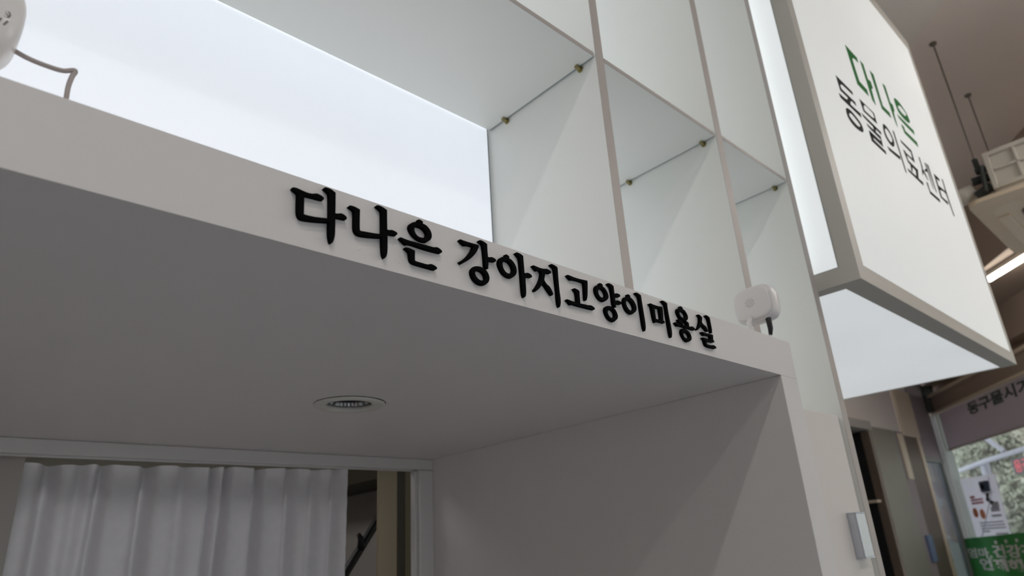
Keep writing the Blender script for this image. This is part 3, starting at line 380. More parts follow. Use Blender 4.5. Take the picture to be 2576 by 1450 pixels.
# wall behind the shelving and around the grooming room
struct(MB().box(-3.0, -1.06, 1.38, 1.48, 0, 3.85).box(-1.06, 1.30, 1.38, 1.48, 1.90, 3.85).box(-1.06, 1.30, 1.38, 1.48, 0, 0.95).build('wall_back', M['white']))
b = MB().box(-1.6, 1.40, 2.9, 3.0, 0, 2.4).box(1.30, 1.40, 1.38, 2.9, 0, 3.85).box(-1.7, -1.6, 1.48, 3.0, 0, 2.4)
struct(b.build('wall_grooming_room', M['grey']))
struct(MB().box(-1.6, 1.3, 1.48, 2.9, 2.4, 2.5).build('ceiling_grooming_room', M['grey']))
# far wall with the recess and the column
b = MB().box(1.40, 5.80, 2.2, 2.35, 0, 3.85).box(5.80, 6.27, 2.2, 2.35, 2.46, 3.85).box(6.27, 7.06, 2.2, 2.35, 2.42, 3.85).box(7.06, 7.5, 2.2, 2.35, 2.84, 3.85)
b.box(5.80, 6.27, 3.1, 3.2, 0, 2.5).box(6.27, 6.9, 2.2, 2.35, 0, 2.42)
struct(b.build('wall_far', M['room']))
struct(MB().box(7.50, 8.10, 2.2, 2.35, 2.21, 3.85).build('wall_corner', M['mauve']))
# lowered brown ceiling along the window front, and the white drop over the sign
c0, c1 = W(-0.6, 0, 0.3), W(14, 0, 0.3); c2, c3 = W(14, 0, -0.58), W(-0.6, 0, -0.58)
struct(MB().hexa([(p.x, p.y, 3.27) for p in (c0, c1, c2, c3)] + [(p.x, p.y, 3.85) for p in (c0, c1, c2, c3)]).build('trim_1', M['lowceil']))
e0 = Vector((3.371 + 1.4, 0.539 + 1.44)); e1 = Vector((3.371 - 3.2, 0.539 - 3.29))
q = [(e0.x, e0.y), (e1.x, e1.y), (e1.x - 2.5, e1.y + 2.5), (e0.x - 2.5, e0.y + 1.2)]
struct(MB().hexa([(x, y, 3.80) for x, y in q] + [(x, y, 3.849) for x, y in q]).build('trim_2', M['white']))
# window wall: bulkhead, fascia, sill wall
struct(MB().wbox(-0.3, 14, 2.97, 3.27, 0, 0.3).wbox(-0.3, 14, 2.92, 2.97, 0.12, 0.3).build('wall_window', M['lowceil']))
struct(MB().wbox(-0.3, 14, 2.845, 2.872, -0.03, 0.3).build('trim_3', M['cream']))
struct(MB().wbox(-0.3, 14, 2.69, 2.845, 0, 0.3).build('trim_4', M['lowceil']))
struct(MB().wbox(-0.3, 14, 2.668, 2.69, -0.02, 0.1).build('trim_5', M['cream']))
struct(MB().wbox(-0.3, 14, 0, 0.35, 0, 0.2).build('wall_sill', M['grey']))
struct(MB().wbox(-0.10, -0.015, 2.70, 2.98, -0.06, 0.05).build('trim_6', M['gasket']))

# big window: panes and posts
win = bpy.data.objects.new('window_2', None); COL.objects.link(win); win.location = W(0, 0.35); struct(win)
MB().wbox(-0.02, 14, 0.35, 2.66, 0.07, 0.08).build('pane', M['glass'], win)
MB().wbox(-0.062, -0.02, 0.35, 2.69, 0.0, 0.07).build('frame_post', M['profile'], win)['label'] = 'pale green white corner post'
MB().wbox(-0.20, -0.062, 0.35, 2.69, 0.01, 0.05).build('frame_post', M['profile2'], win)['label'] = 'green grey strip of the corner post'
for s in (3.6, 6.4, 9.2, 12.0):
    MB().wbox(s, s + 0.06, 0.35, 2.66, 0.03, 0.11).build('frame_post', M['profile'], win)

bl = thing('roller_blind', 'mauve grey roller blind pulled a little way down over the window', 'blind', W(0, 2.66, 0.03))
MB().wbox(-0.01, 3.55, 2.297, 2.665, 0.03, 0.033).build('cloth', M['blind'], bl)
MB().wbox(-0.01, 3.55, 2.286, 2.300, 0.025, 0.04).build('hem_bar', M['grey'], bl)
wall_text('window_lettering', '동구물시기나', 0.62, 1.98, 2.535, 2.650, 0.029, M['darkgreen'], None, bold=0.03)
tag(bpy.data.objects['window_lettering'], 'dark green Korean lettering high on the glass above the blind', 'lettering')

# green banner, low on the glass
bn = thing('banner', 'green banner film with white Korean words low on the window', 'banner', W(-0.11, 0.95, -0.04))
MB().hexa([W(-0.115, 0.80, -0.045), W(2.6, 0.80, -0.045), W(2.6, 0.80, -0.04), W(-0.115, 0.80, -0.04),
           W(-0.115, 1.437, -0.045), W(2.6, 1.512, -0.045), W(2.6, 1.512, -0.04), W(-0.115, 1.437, -0.04)]).build('film', M['banner'], bn)
wall_text('lettering', '엄마,', -0.055, 0.42, 1.255, 1.352, -0.0455, M['bannerwhite'], bn, bold=0.035)
wall_text('lettering', '건강검진', 0.455, 1.42, 1.268, 1.378, -0.0455, M['bannerwhite'], bn, bold=0.035)
wall_text('lettering', '언제해요?', 0.135, 1.30, 1.155, 1.262, -0.0455, M['bannerwhite'], bn, bold=0.04)
for k in range(3):
    s = 0.535 + 0.185 * k
    MB().wbox(s, s + 0.045, 1.385 + 0.006 * k, 1.412 + 0.006 * k, -0.047, -0.0455).build('accent_dot', M['bannerwhite'], bn)
wall_text('lettering', '반려동물건강검진센터', 0.12, 1.6, 1.03, 1.078, -0.0455, M['bannerwhite'], bn, bold=0.01)

# white poster on the glass
po_ = thing('poster', 'white window poster with two orange ovals and pale grey text lines', 'poster', W(0.1, 1.46, 0.0))
MB().hexa([W(-0.02, 1.40, 0.055), W(0.64, 1.40, 0.055), W(0.64, 1.40, 0.06), W(-0.02, 1.40, 0.06),
           W(-0.01, 2.00, 0.055), W(0.69, 1.985, 0.055), W(0.69, 1.985, 0.06), W(-0.01, 2.00, 0.06)]).build('sheet', M['paper'], po_)
MB().wbox(0.10, 0.19, 1.800, 1.825, 0.050, 0.054).wbox(0.10, 0.34, 1.775, 1.793, 0.050, 0.054).wbox(0.10, 0.34, 1.745, 1.765, 0.050, 0.054).build('heading', M['pink'], po_)
for s, z in ((0.12, 1.668), (0.255, 1.650)):
    bb = MB(); ring = []
    for o in (0.050, 0.054):
        ring.append([W(s + 0.048 * math.cos(k * math.pi / 12), z + 0.045 * math.sin(k * math.pi / 12), o) for k in range(24)])
    bb.loft(ring).build('oval_badge', M['orange'], po_)
bb = MB()
for k, (a, c) in enumerate(((0.15, 0.60), (0.15, 0.61), (0.15, 0.61), (0.15, 0.30), (0.40, 0.62))):
    bb.wbox(a, c, 1.565 - 0.026 * k, 1.577 - 0.026 * k, 0.050, 0.054)
bb.wbox(0.42, 0.60, 1.615, 1.635, 0.050, 0.054)
bb.build('text_lines', M['greyprint'], po_)
MB().wbox(0.44, 0.60, 1.66, 1.70, 0.050, 0.054).wbox(0.47, 0.61, 1.70, 1.745, 0.050, 0.054).build('picture', M['greyprint'], po_)

wc = thing('window_camera', 'small dark camera unit fixed to the window over the poster', 'camera', W(0.5, 1.84, 0.03))
MB().wbox(0.455, 0.575, 1.838, 1.935, 0.0, 0.045).build('housing', M['navy'], wc, bevel=0.008)
MB().lathe(W(0.515, 1.885, -0.002), [(0.001, 0), (0.026, 0), (0.028, 0.004)], 24, 'y').build('lens_ring', M['black'], wc)
MB().wbox(0.48, 0.58, 1.822, 1.832, 0.0, 0.045).build('mounting_bar', M['greyprint'], wc)
MB().tube([W(0.53, 1.82, 0.02), W(0.50, 1.77, 0.02), W(0.54, 1.74, 0.03)], 0.018, 8).build('bracket', M['gasket'], wc)
tag(MB().tube([W(0.66, 1.965, 0.012), W(0.605, 1.80, 0.012), W(0.42, 1.64, 0.012), W(0.19, 1.44, 0.012)], 0.004, 6).build('wire', M['steel']),
    'thin grey wire running down the window past the dark camera', 'wire')

# ------------------------------------------------------------------ outside
struct(MB().wbox(-80, 20, -0.2, -0.1, 0.3, 42).build('ground', M['asphalt']))
hb = MB(); rnd = random.Random(2); gv = []
for i in range(41):
    row = []
    for j in range(25):
        s_ = -75 + i * 2.1; o_ = 8 + j * 1.4
        z = -0.1 + 0.75 * j + 0.9 * math.sin(i * 0.9 + j * 0.5) * math.sin(j * 0.7 + 1) * min(1, j / 3) + rnd.uniform(-0.5, 0.5) * min(1, j / 2)
        row.append(hb.bm.verts.new(W(s_, z, o_)))
    gv.append(row)
for i in range(40):
    for j in range(24): hb.bm.faces.new((gv[i][j], gv[i + 1][j], gv[i + 1][j + 1], gv[i][j + 1]))
struct(hb.build('ground_hillside', M['hill'], smooth=True))
def tree(base, h, r, seed, leaf, label, n=9000):
    rnd = random.Random(seed)
    t = thing('street_tree', label, 'tree', base, 'trees beyond the street')
    bx, by, bz = base
    MB().tube([(bx, by, bz), (bx + 0.1, by, bz + h * 0.35), (bx - 0.1, by + 0.1, bz + h * 0.7)], [0.16, 0.12, 0.06], 10).build('trunk', M['bark'], t)
    bb = MB(); blobs = [(bx + rnd.uniform(-r, r) * 0.6, by + rnd.uniform(-r, r) * 0.6, bz + h * rnd.uniform(0.35, 0.95), r * rnd.uniform(0.35, 0.6)) for _ in range(9)]
    for _ in range(n):
        cx, cy, cz, cr = rnd.choice(blobs)
        d = Vector((rnd.gauss(0, 1), rnd.gauss(0, 1), rnd.gauss(0, 1))).normalized() * cr * rnd.uniform(0.5, 1.0)
        p = Vector((cx, cy, cz)) + d
        a = Vector((rnd.gauss(0, 1), rnd.gauss(0, 1), rnd.gauss(0, 1))).normalized(); c = a.orthogonal().normalized(); k = rnd.uniform(0.03, 0.075)
        a2 = a * k; c2 = c * k * 0.7
        vs = [bb.bm.verts.new(v) for v in (p - a2, p + c2, p + a2, p - c2)]
        bb.bm.faces.new(vs)
    bb.build('foliage', leaf, t)
tr = [(-9.6, 4.3, 4.2, 1.0, 'leaf2', 'autumn coloured street tree beside the window corner post'),
      (-7.0, 4.1, 4.3, 1.0, 'leaf1', 'grey green street tree behind the slanting awning bar'),
      (-4.0, 3.7, 4.6, 1.15, 'leaf3', 'haze-paled street tree behind the red lettered board'),
      (-14.6, 7.4, 6.2, 1.6, 'leaf3', 'tall haze-paled tree rising behind the autumn coloured one'),
      (-10.8, 7.0, 6.6, 1.6, 'leaf1', 'tall grey green tree in the middle of the far row'),
      (-7.4, 7.2, 6.6, 1.6, 'leaf2', 'tall autumn tree at the right of the far row')]
for k, (s, o, h, r, lf, lb) in enumerate(tr):
    tree(W(s, -0.1, o), h, r, 11 + k, M[lf], lb)

aw = thing('awning_frame', 'pale steel awning frame outside the window with one slanting bar', 'frame', W(-1.5, 2.3, 1.2))
MB().tube([W(-2.9, 2.24, 1.2), W(-1.80, 2.299, 1.2), W(0.8, 2.36, 1.2)], 0.030, 8).build('front_bar', M['steel'], aw)
MB().tube([W(-2.3, 2.98, 1.2), W(-1.30, 2.346, 1.2)], 0.028, 8).build('slanting_bar', M['steel'], aw)
MB().tube([W(-1.985, 2.30, 1.26), W(-1.985, -0.1, 1.26)], 0.055, 8).build('post', M['steel'], aw)

lb = thing('led_board', 'dark outdoor board with glowing red Korean characters', 'sign', W(-2.6, 2.2, 2.2))
MB().wbox(-3.20, -1.6, 2.19, 2.40, 2.2, 2.26).build('panel', M['ledbox'], lb)
wall_text('lettering', '응급', -3.15, -2.75, 2.21, 2.375, 2.198, M['led'], lb, bold=0.02)
MB().wbox(-2.10, -2.02, -0.1, 2.19, 2.21, 2.25).build('post', M['steel'], lb)

# ------------------------------------------------------------------ far wall: doorway, column, cupboard
dr = bpy.data.objects.new('door_1', None); COL.objects.link(dr); dr.location = (6.0, 2.2, 0); struct(dr)
MB().box(5.72, 5.80, 2.185, 2.3, 0, 2.46).box(5.72, 6.30, 2.185, 2.3, 2.385, 2.46).build('frame', M['grey'], dr, bevel=0.006)
MB().box(6.25, 6.269, 2.205, 2.272, 0, 2.38).build('jamb', M['wood'], dr)
MB().box(6.25, 6.269, 2.273, 3.08, 0, 2.38).build('shade_liner', M['dark'], dr)  # black liner puts the doorway's inner shade into its colour
struct(MB().box(5.80, 5.84, 2.35, 3.1, 0, 2.5).box(6.27, 6.31, 2.35, 3.1, 0, 2.5).box(5.80, 6.31, 2.35, 3.1, 2.46, 2.5).build('wall_recess', M['brown']))
tag(MB().box(6.16, 6.249, 2.235, 2.33, 1.785, 1.806).build('recess_shelf', M['cream'], bevel=0.003), 'short cream shelf inside the dark doorway', 'shelf')
tag(MB().box(6.275, 6.86, 2.190, 2.1995, 0, 2.42).build('grey_panel', M['jamb'], bevel=0.004), 'tall olive grey board standing right of the dark doorway', 'panel')
cb = thing('tall_cupboard', 'tall brown cupboard front with cream top box and cream right edge', 'cupboard', (7.25, 2.15, 0))
MB().box(7.06, 7.50, 2.17, 2.199, 2.39, 2.84).build('top_box', M['cream'], cb, bevel=0.004)['label'] = 'cream upper box'
MB().box(7.062, 7.425, 2.19, 2.199, 0, 2.389).build('door', M['wood'], cb)
MB().box(7.426, 7.505, 2.18, 2.199, 0, 2.389).build('side_edge', M['cream'], cb, bevel=0.003)['label'] = 'cream right edge'
tag(MB().box(6.895, 7.03, 2.176, 2.189, 1.985, 2.40).build('wall_plate', M['cream'], bevel=0.004), 'pale pinkish upright plate left of the brown cupboard', 'plate')
struct(MB().box(6.86, 7.06, 2.19, 2.3, 0, 2.42).build('wall_niche', M['mauve']))
tag(MB().box(6.93, 7.05, 2.165, 2.189, 1.28, 1.50).build('blue_box', M['blue'], bevel=0.003), 'blue box hanging in the gap left of the brown cupboard', 'box')
gd = bpy.data.objects.new('door_2', None); COL.objects.link(gd); gd.location = (7.8, 2.2, 0); struct(gd)
MB().box(7.55, 8.06, 2.20, 2.21, 0, 2.17).build('pane', M['sideglass'], gd)
MB().box(7.50, 8.06, 2.18, 2.23, 2.17, 2.21).box(7.98, 8.02, 2.18, 2.23, 0, 2.17).build('frame', M['profile2'], gd)
struct(MB().box(7.5, 8.6, 2.9, 3.0, 0, 3.0).build('wall_beyond', M['grey']))

# ------------------------------------------------------------------ ceiling fittings
for (x, y), p in DOWN:
    t = thing('ceiling_downlight', 'round white ceiling downlight overhead of the camera', 'light', (x, y, 3.80), 'ceiling downlights in front of the hatch')
    MB().lathe((x, y, 3.80), [(0.062, -0.03), (0.085, -0.03), (0.085, 0.0), (0.062, 0.0)], 40, close=True).build('trim_ring', M['trim'], t)
    MB().lathe((x, y, 3.80), [(0.001, -0.004), (0.062, -0.008)], 40).build('diffuser', M['diffuser'], t)
td = Vector((0.70, 0.72, 0)).normalized()
def tube_lamp(c, label, zt, drop=0.0, weak=None):
    c = Vector((c[0], c[1], 0))
    t = thing('tube_light', label, 'light', (c.x, c.y, zt), 'fluorescent battens')
    n = Vector((-td.y, td.x, 0))
    def bx(l, w, z0, z1):
        p = [c + td * a * l + n * b_ * w for a, b_ in ((-1, -1), (1, -1), (1, 1), (-1, 1))]
        return [(v.x, v.y, z0) for v in p] + [(v.x, v.y, z1) for v in p]
    MB().hexa(bx(0.60, 0.025, zt - 0.035, zt - 0.0005)).build('housing', M['acbody'], t, bevel=0.003)
    a, d_ = c - td * 0.60, c + td * 0.60
    for e in (c - td * 0.45, c + td * 0.45) if drop else ():
        MB().tube([(e.x, e.y, zt - 0.001), (e.x, e.y, zt + drop - 0.001)], 0.003, 6).build('hanging_wire', M['rod'], t)
    MB().tube([(a.x, a.y, zt - 0.048), (d_.x, d_.y, zt - 0.048)], 0.020, 14).build('tube', weak or M['tube'], t)
# the tube in view ends just right of the sign
tube_lamp(TUBES[0], 'glowing fluorescent tube below the brown ceiling near the windows', 3.27, weak=M['tubedim'])
tube_lamp(TUBES[1], 'unseen fluorescent tube added along the windows to brighten banner and air conditioner', 3.27)  # unseen, added to light the banner and the air conditioner
tube_lamp(TUBES[2], 'fluorescent tube nearest the camera, behind the viewer', 3.85, weak=M['tubelow'])
tube_lamp(TUBES[3], 'unseen fluorescent tube added to brighten the ceiling by the air conditioner', 3.30, 0.55)  # unseen, hung low to brighten the ceiling above it
tube_lamp(TUBES[4], 'fluorescent tube over the middle of the room, behind the viewer', 3.85, weak=M['tubelow'])

ac = thing('ceiling_air_conditioner', 'ceiling air conditioner with warm light in its panel colour, hung on rods, right of the box sign', 'air conditioner', (3.9, 0.1, 2.9))
ax0, ax1, ay0, ay1 = 3.43, 4.33, -0.37, 0.54
pl = MB()
rings = []
def rr(x0, x1, y0, y1, z, r=0.05, n=6):
    pts = []
    for cx, cy, a0 in ((x1 - r, y1 - r, 0), (x0 + r, y1 - r, 90), (x0 + r, y0 + r, 180), (x1 - r, y0 + r, 270)):
        for k in range(n + 1):
            a = math.radians(a0 + 90 * k / n); pts.append((cx + r * math.cos(a), cy + r * math.sin(a), z))
    return pts
pl.loft([rr(ax0, ax1, ay0, ay1, 2.935), rr(ax0, ax1, ay0, ay1, 2.915), rr(ax0 + 0.07, ax1 - 0.07, ay0 + 0.07, ay1 - 0.07, 2.895, 0.08)])
pl.build('face_panel', M['acpanel'], ac)['label'] = 'lower panel with warm light painted in as cream'
cl = (ax0 + ax1) / 2, (ay0 + ay1) / 2
ring_pts = rr(ax0 + 0.17, ax1 - 0.17, ay0 + 0.17, ay1 - 0.17, 2.893, 0.06)
MB().tube(ring_pts + [ring_pts[0]], 0.006, 6, cap=False).build('grille_joint', M['wood'], ac)
for k, (x0, x1, y0, y1) in enumerate(((ax0 + 0.20, ax1 - 0.20, ay1 - 0.12, ay1 - 0.07), (ax0 + 0.20, ax1 - 0.20, ay0 + 0.07, ay0 + 0.12), (ax0 + 0.07, ax0 + 0.12, ay0 + 0.2, ay1 - 0.2), (ax1 - 0.12, ax1 - 0.07, ay0 + 0.2, ay1 - 0.2))):
    MB().box(x0, x1, y0, y1, 2.886, 2.8965).build('air_flap', M['acpanel'], ac, bevel=0.002)
bd = MB().box(3.475, 4.28, -0.31, 0.425, 2.935, 3.16)
bd.build('casing', M['acbody'], ac, bevel=0.02)
fr = MB()
def yz_ring(y0, y1, z0, z1, w, x0, x1):
    fr.box(x0, x1, y0, y0 + w, z0, z1); fr.box(x0, x1, y1 - w, y1, z0, z1); fr.box(x0, x1, y0 + w, y1 - w, z0, z0 + w); fr.box(x0, x1, y0 + w, y1 - w, z1 - w, z1)
yz_ring(-0.31, 0.425, 2.965, 3.155, 0.022, 3.462, 3.476)
for y in (0.30, 0.19, 0.08, -0.03, -0.14): fr.box(3.464, 3.476, y, y + 0.012, 2.985, 3.135)
fr.box(3.464, 3.476, -0.29, 0.40, 3.055, 3.067)
fr.build('side_ribs', M['acbody'], ac, bevel=0.003)
for x, y, z in ((3.505, 0.462, 3.12), (4.15, 0.472, 3.15)):
    MB().tube([(x, y, 3.85), (x, y, z)], 0.0038, 8).lathe((x, y, 3.85), [(0.001, -0.012), (0.016, -0.010), (0.018, 0)], 16).build('hanging_rod', M['rod'], ac)
    MB().box(x - 0.02, x + 0.02, y - 0.05, y + 0.012, z - 0.035, z - 0.02).tube([(x, y, z - 0.03), (x, y, z + 0.04)], 0.012, 8).build('rod_bracket', M['gasket'], ac)
MB().tube([(3.52, 0.50, 3.02), (3.52, 0.54, 3.005), (3.52, 1.0, 2.995)], [0.03, 0.042, 0.042], 18).build('pipe', M['pipe'], ac)
MB().tube([(3.52, 0.425, 3.055), (3.51, 0.50, 3.055)], 0.02, 10).tube([(3.50, 0.43, 3.0), (3.50, 0.50, 2.975)], 0.022, 10).tube([(3.47, 0.44, 3.10), (3.47, 0.455, 2.97)], 0.010, 8).build('valve', M['gasket'], ac)

# ------------------------------------------------------------------ hatch surround (white box frame)
YF = 0.45; ZB = 1.7825; ZT = 1.8425; XI = 0.980; XO = 1.0325
hs = thing('hatch_surround', 'white box shaped hatch surround carrying the raised black lettering', 'surround', (0.0, 0.9, 0.9))
DL = (0.513, 0.906)
def drilled_board(x0, x1, y0, y1, z0, z1, c, r, depth, n=48):
    b = MB(); bm = b.bm
    lo = [bm.verts.new(p) for p in ((x0, y0, z0), (x1, y0, z0), (x1, y1, z0), (x0, y1, z0))]
    hi = [bm.verts.new(p) for p in ((x0, y0, z1), (x1, y0, z1), (x1, y1, z1), (x0, y1, z1))]
    bm.faces.new(hi)
    for i in range(4): bm.faces.new((lo[i], lo[(i + 1) % 4], hi[(i + 1) % 4], hi[i]))
    ca = [(c[0] + r * math.cos(2 * math.pi * k / n), c[1] + r * math.sin(2 * math.pi * k / n)) for k in range(n)]
    rim = [bm.verts.new((x, y, z0)) for x, y in ca]; deep = [bm.verts.new((x, y, z0 + depth)) for x, y in ca]
    for k in range(n): bm.faces.new((rim[k], rim[(k + 1) % n], deep[(k + 1) % n], deep[k]))
    bm.faces.new(deep)
    # underside: four quarter regions between the rim and the corners
    q = n // 4; corner = {0: 2, 1: 3, 2: 0, 3: 1}
    for k in range(n):
        s_ = ((k + q // 2) // q) % 4
        pass
    for s_ in range(4):
        cv = lo[corner[s_]]
        for k in range(s_ * q, (s_ + 1) * q):
            bm.faces.new((cv, rim[(k + 1) % n], rim[k % n]))
        bm.faces.new((cv, lo[corner[(s_ + 1) % 4]], rim[((s_ + 1) * q) % n]))
    return b
drilled_board(-1.05, XO, YF, 1.35, ZB, ZT, (DL[0] - 0.001, DL[1] - 0.0028), 0.0528, 0.045).build('top_board', M['beam'], hs)
MB().box(XI, XO, YF, 1.35, 0, ZB).build('side_panel', M['beam'], hs, bevel=0.0008, seg=1)
MB().box(-1.05, -0.99, YF, 1.35, 0, ZB).build('side_panel', M['beam'], hs, bevel=0.0008, seg=1)
MB().box(-0.99, XI, YF, 1.35, 0.95, 1.0).build('counter', M['inner'], hs, bevel=0.001)
MB().box(-0.99, XI, YF + 0.03, YF + 0.06, 0, 0.95).build('front_panel', M['beam'], hs)

# small spatter of dark specks on the face of the beam, part of its paint
sp = MB(); rnd = random.Random(4)
for _ in range(34):
    x = rnd.uniform(0.255, 0.345); z = 1.7965 + rnd.uniform(-0.006, 0.012)
    r = rnd.uniform(0.00012, 0.0003)
    sp.lathe((x, YF - 0.00005, z), [(0.00001, 0), (r, 0.0), (r, 0.0001)], 6, 'y')
sp.build('specks', M['wood'], hs)

# raised letters
ORD = ['leftmost', 'second', 'third', 'fourth', 'fifth', 'sixth', 'seventh', 'eighth', 'ninth', 'tenth', 'eleventh', 'last']
DEPTH = 0.004275
for k, (ch, groups) in enumerate(RAISED):
    g = [[[(x / 1000, z / 1000) for x, z in poly] for poly in grp] for grp in groups]
    xs = [x for grp in g for poly in grp for x, z in poly]; zs = [z for grp in g for poly in grp for x, z in poly]
    cx, cz = (min(xs) + max(xs)) / 2, (min(zs) + max(zs)) / 2
    g = [[[(x - cx, z - cz) for x, z in poly] for poly in grp] for grp in g]
    bm = outline_mesh(g, DEPTH, 0.0)
    me = bpy.data.meshes.new('raised_letter'); bm.to_mesh(me); bm.free(); me.materials.append(M['letter'])
    o = bpy.data.objects.new('raised_letter', me); COL.objects.link(o)
    o.location = (cx, YF - DEPTH / 2, cz)
    tag(o, 'raised black Korean syllable %s, %s of the twelve on the white beam' % (ch, ORD[k]), 'letter', 'raised black letters on the beam')

# recessed downlight in the underside
dl = thing('recessed_downlight', 'unlit round recessed downlight in the underside of the white beam', 'light', (DL[0], DL[1], ZB))
MB().lathe((*DL, ZB), [(0.0325, 0.004), (0.0335, -0.0015), (0.041, -0.0035), (0.050, -0.0032), (0.0525, -0.0012), (0.0525, 0.0002), (0.050, 0.0004), (0.036, 0.004)], 72, close=True).build('trim_ring', M['trim'], dl, smooth=True)
rf = MB(); n = 72
prof = [(0.0318, 0.004), (0.0300, 0.012), (0.0285, 0.022), (0.027, 0.032)]
rings = []
for r, h in prof:
    rings.append([rf.bm.verts.new((DL[0] + (r + (0.0009 if k % 4 < 2 else -0.0009)) * math.cos(2 * math.pi * k / n), DL[1] + (r + (0.0009 if k % 4 < 2 else -0.0009)) * math.sin(2 * math.pi * k / n), ZB + h)) for k in range(n)])
for i in range(len(rings) - 1):
    for k in range(n): rf.bm.faces.new((rings[i][k], rings[i][(k + 1) % n], rings[i + 1][(k + 1) % n], rings[i + 1][k]))
rf.build('reflector', M['reflector'], dl)['label'] = 'ribbed shiny reflector'
MB().lathe((*DL, ZB), [(0.0001, 0.0075), (0.0225, 0.0075), (0.0250, 0.010), (0.0250, 0.032)], 40).build('lamp_face', M['dark'], dl)
MB().lathe((*DL, ZB), [(0.0330, 0.0038), (0.0338, 0.040), (0.0490, 0.040), (0.0490, 0.001)], 40).build('can', M['dark'], dl)
bpy.data.objects['can']['label'] = 'dark can around the reflector'

# ------------------------------------------------------------------ window between hatch and grooming room
w1 = bpy.data.objects.new('window_1', None); COL.objects.link(w1); w1.location = (0, 1.35, 1.0); struct(w1)
MB().box(-0.99, XI, 1.335, 1.37, 1.7580, ZB).box(0.941, XI, 1.335, 1.37, 1.0, 1.7575).build('frame', M['pvc'], w1, bevel=0.0025)
MB().box(-0.99, 0.94, 1.352, 1.362, 1.7560, 1.7595).box(0.9345, 0.942, 1.345, 1.362, 1.0, 1.7555).build('frame_lip', M['pvc'], w1, bevel=0.0015)
MB().box(0.198, 0.812, 1.466, 1.472, 1.742, 1.80).build('head_rail', M['rail'], w1, bevel=0.001)
MB().box(-0.6, 0.198, 1.40, 1.455, 1.0, 1.90).build('blind_board', M['grey'], w1)['label'] = 'dark board left of the curtain'

cur = MB(); nx, nz_ = 420, 60
folds = [(0.238, 0.040, 0.012), (0.285, 0.020, 0.010), (0.318, 0.034, 0.009), (0.392, 0.040, 0.011), (0.455, 0.020, 0.012), (0.508, 0.030, 0.0055), (0.536, 0.036, 0.0055), (0.600, 0.036, 0.0075), (0.668, 0.026, 0.010), (0.722, 0.018, 0.010), (0.772, 0.020, 0.009)]
grid = []
for i in range(nx + 1):
    x = 0.200 + 0.602 * i / nx; row = []
    for j in range(nz_ + 1):
        v = j / nz_
        top_z = 1.7555 + 0.009 * (i / nx) - 0.0022 * math.sin(i / nx * math.pi * 5.2) ** 2
        z = top_z - v * 0.72
        y = 1.415
        for c, a, w in folds:
            cc = c + 0.010 * math.sin(3 * v + c * 30) * v; ww = w * (1 + 0.9 * v)
            y += a * (0.75 + 0.6 * v) * math.exp(-((x - cc) / ww) ** 2)
        y += 0.0012 * math.sin(x * 190 + 4 * v) * v + 0.0008 * math.sin(z * 160 + x * 60)
        row.append(cur.bm.verts.new((x, y, z)))
    grid.append(row)
for i in range(nx):
    for j in range(nz_): cur.bm.faces.new((grid[i][j], grid[i + 1][j], grid[i + 1][j + 1], grid[i][j + 1]))
ct = cur.build('curtain', M['curtain'], smooth=True)
tag(ct, 'wrinkled white cloth curtain hanging in the window behind the hatch', 'curtain')

# grooming room bits seen right of the curtain
tag(MB().box(0.937, 0.990, 1.500, 1.510, 0, 2.4).build('ochre_post', M['post'], bevel=0.002), 'ochre post standing right of the white curtain', 'post')
tag(MB().box(0.9905, 1.0125, 1.501, 1.511, 0, 2.4).build('brown_board', M['brown']), 'dark brown upright board between ochre post and window frame', 'board')
tag(MB().box(1.013, 1.10, 1.500, 1.510, 0, 2.4).build('olive_board', M['olive']), 'olive upright board right of the dark brown one', 'board')
tag(MB().box(1.12, 1.298, 1.62, 2.88, 1.80, 2.38).build('wall_cabinet', M['brown']), 'dark wall cabinet high in the grooming room', 'cabinet')
ga = thing('grooming_arm', 'black slanting grooming arm tube in the gap beside the curtain', 'arm', (1.0, 1.7, 1.6))
MB().tube([(0.80, 1.7, 1.315), (0.974, 1.7, 1.557), (1.06, 1.7, 1.676), (1.14, 1.7, 1.787)], 0.011, 12).build('arm_tube', M['black'], ga, smooth=True)
MB().tube([(1.006, 1.695, 1.600), (1.002, 1.69, 1.628), (0.994, 1.69, 1.640)], [0.010, 0.008, 0.005], 10).build('clamp', M['black'], ga, smooth=True)
MB().tube([(0.80, 1.7, 0.0), (0.80, 1.7, 1.32)], 0.013, 12).build('upright', M['black'], ga)

# ------------------------------------------------------------------ built-in shelving above and beside the hatch
YS = 0.531; YB = 0.794; CT = 3.50
cab = thing('display_cabinet', 'white built-in display cabinet with backlit rear wall above the hatch', 'cabinet', (0.7, 0.66, 1.0))
for x0, x1, z0 in ((0.7254, 0.7451, ZT + 0.0005), (1.0878, 1.1109, 1.7690)):
    MB().box(x0, x1, YS, YB + 0.045, z0, CT).build('divider', M['shelf'], cab)
    MB().box(x0, x1, YS - 0.0008, YS, z0, CT).build('edge_band', M['edge'], cab)['label'] = 'pinkish front edge'
MB().box(1.3890, 1.4138, YS, YB + 0.045, 0, CT).build('end_panel', M['shelf'], cab)
MB().box(1.3890, 1.4138, YS - 0.0008, YS, 0, CT).build('edge_band', M['edge'], cab)['label'] = 'pinkish front edge'
MB().box(-1.05, -1.03, YS, YB + 0.045, ZT + 0.0005, CT).build('end_panel', M['shelf'], cab)
MB().box(XO + 0.001, 1.3885, YS + 0.0185, YB + 0.045, 1.750, 1.7686).build('cabinet_top', M['door'], cab)
MB().box(-1.03, 1.3890, YS, YB + 0.045, CT, CT + 0.02).build('cabinet_top', M['shelf'], cab)
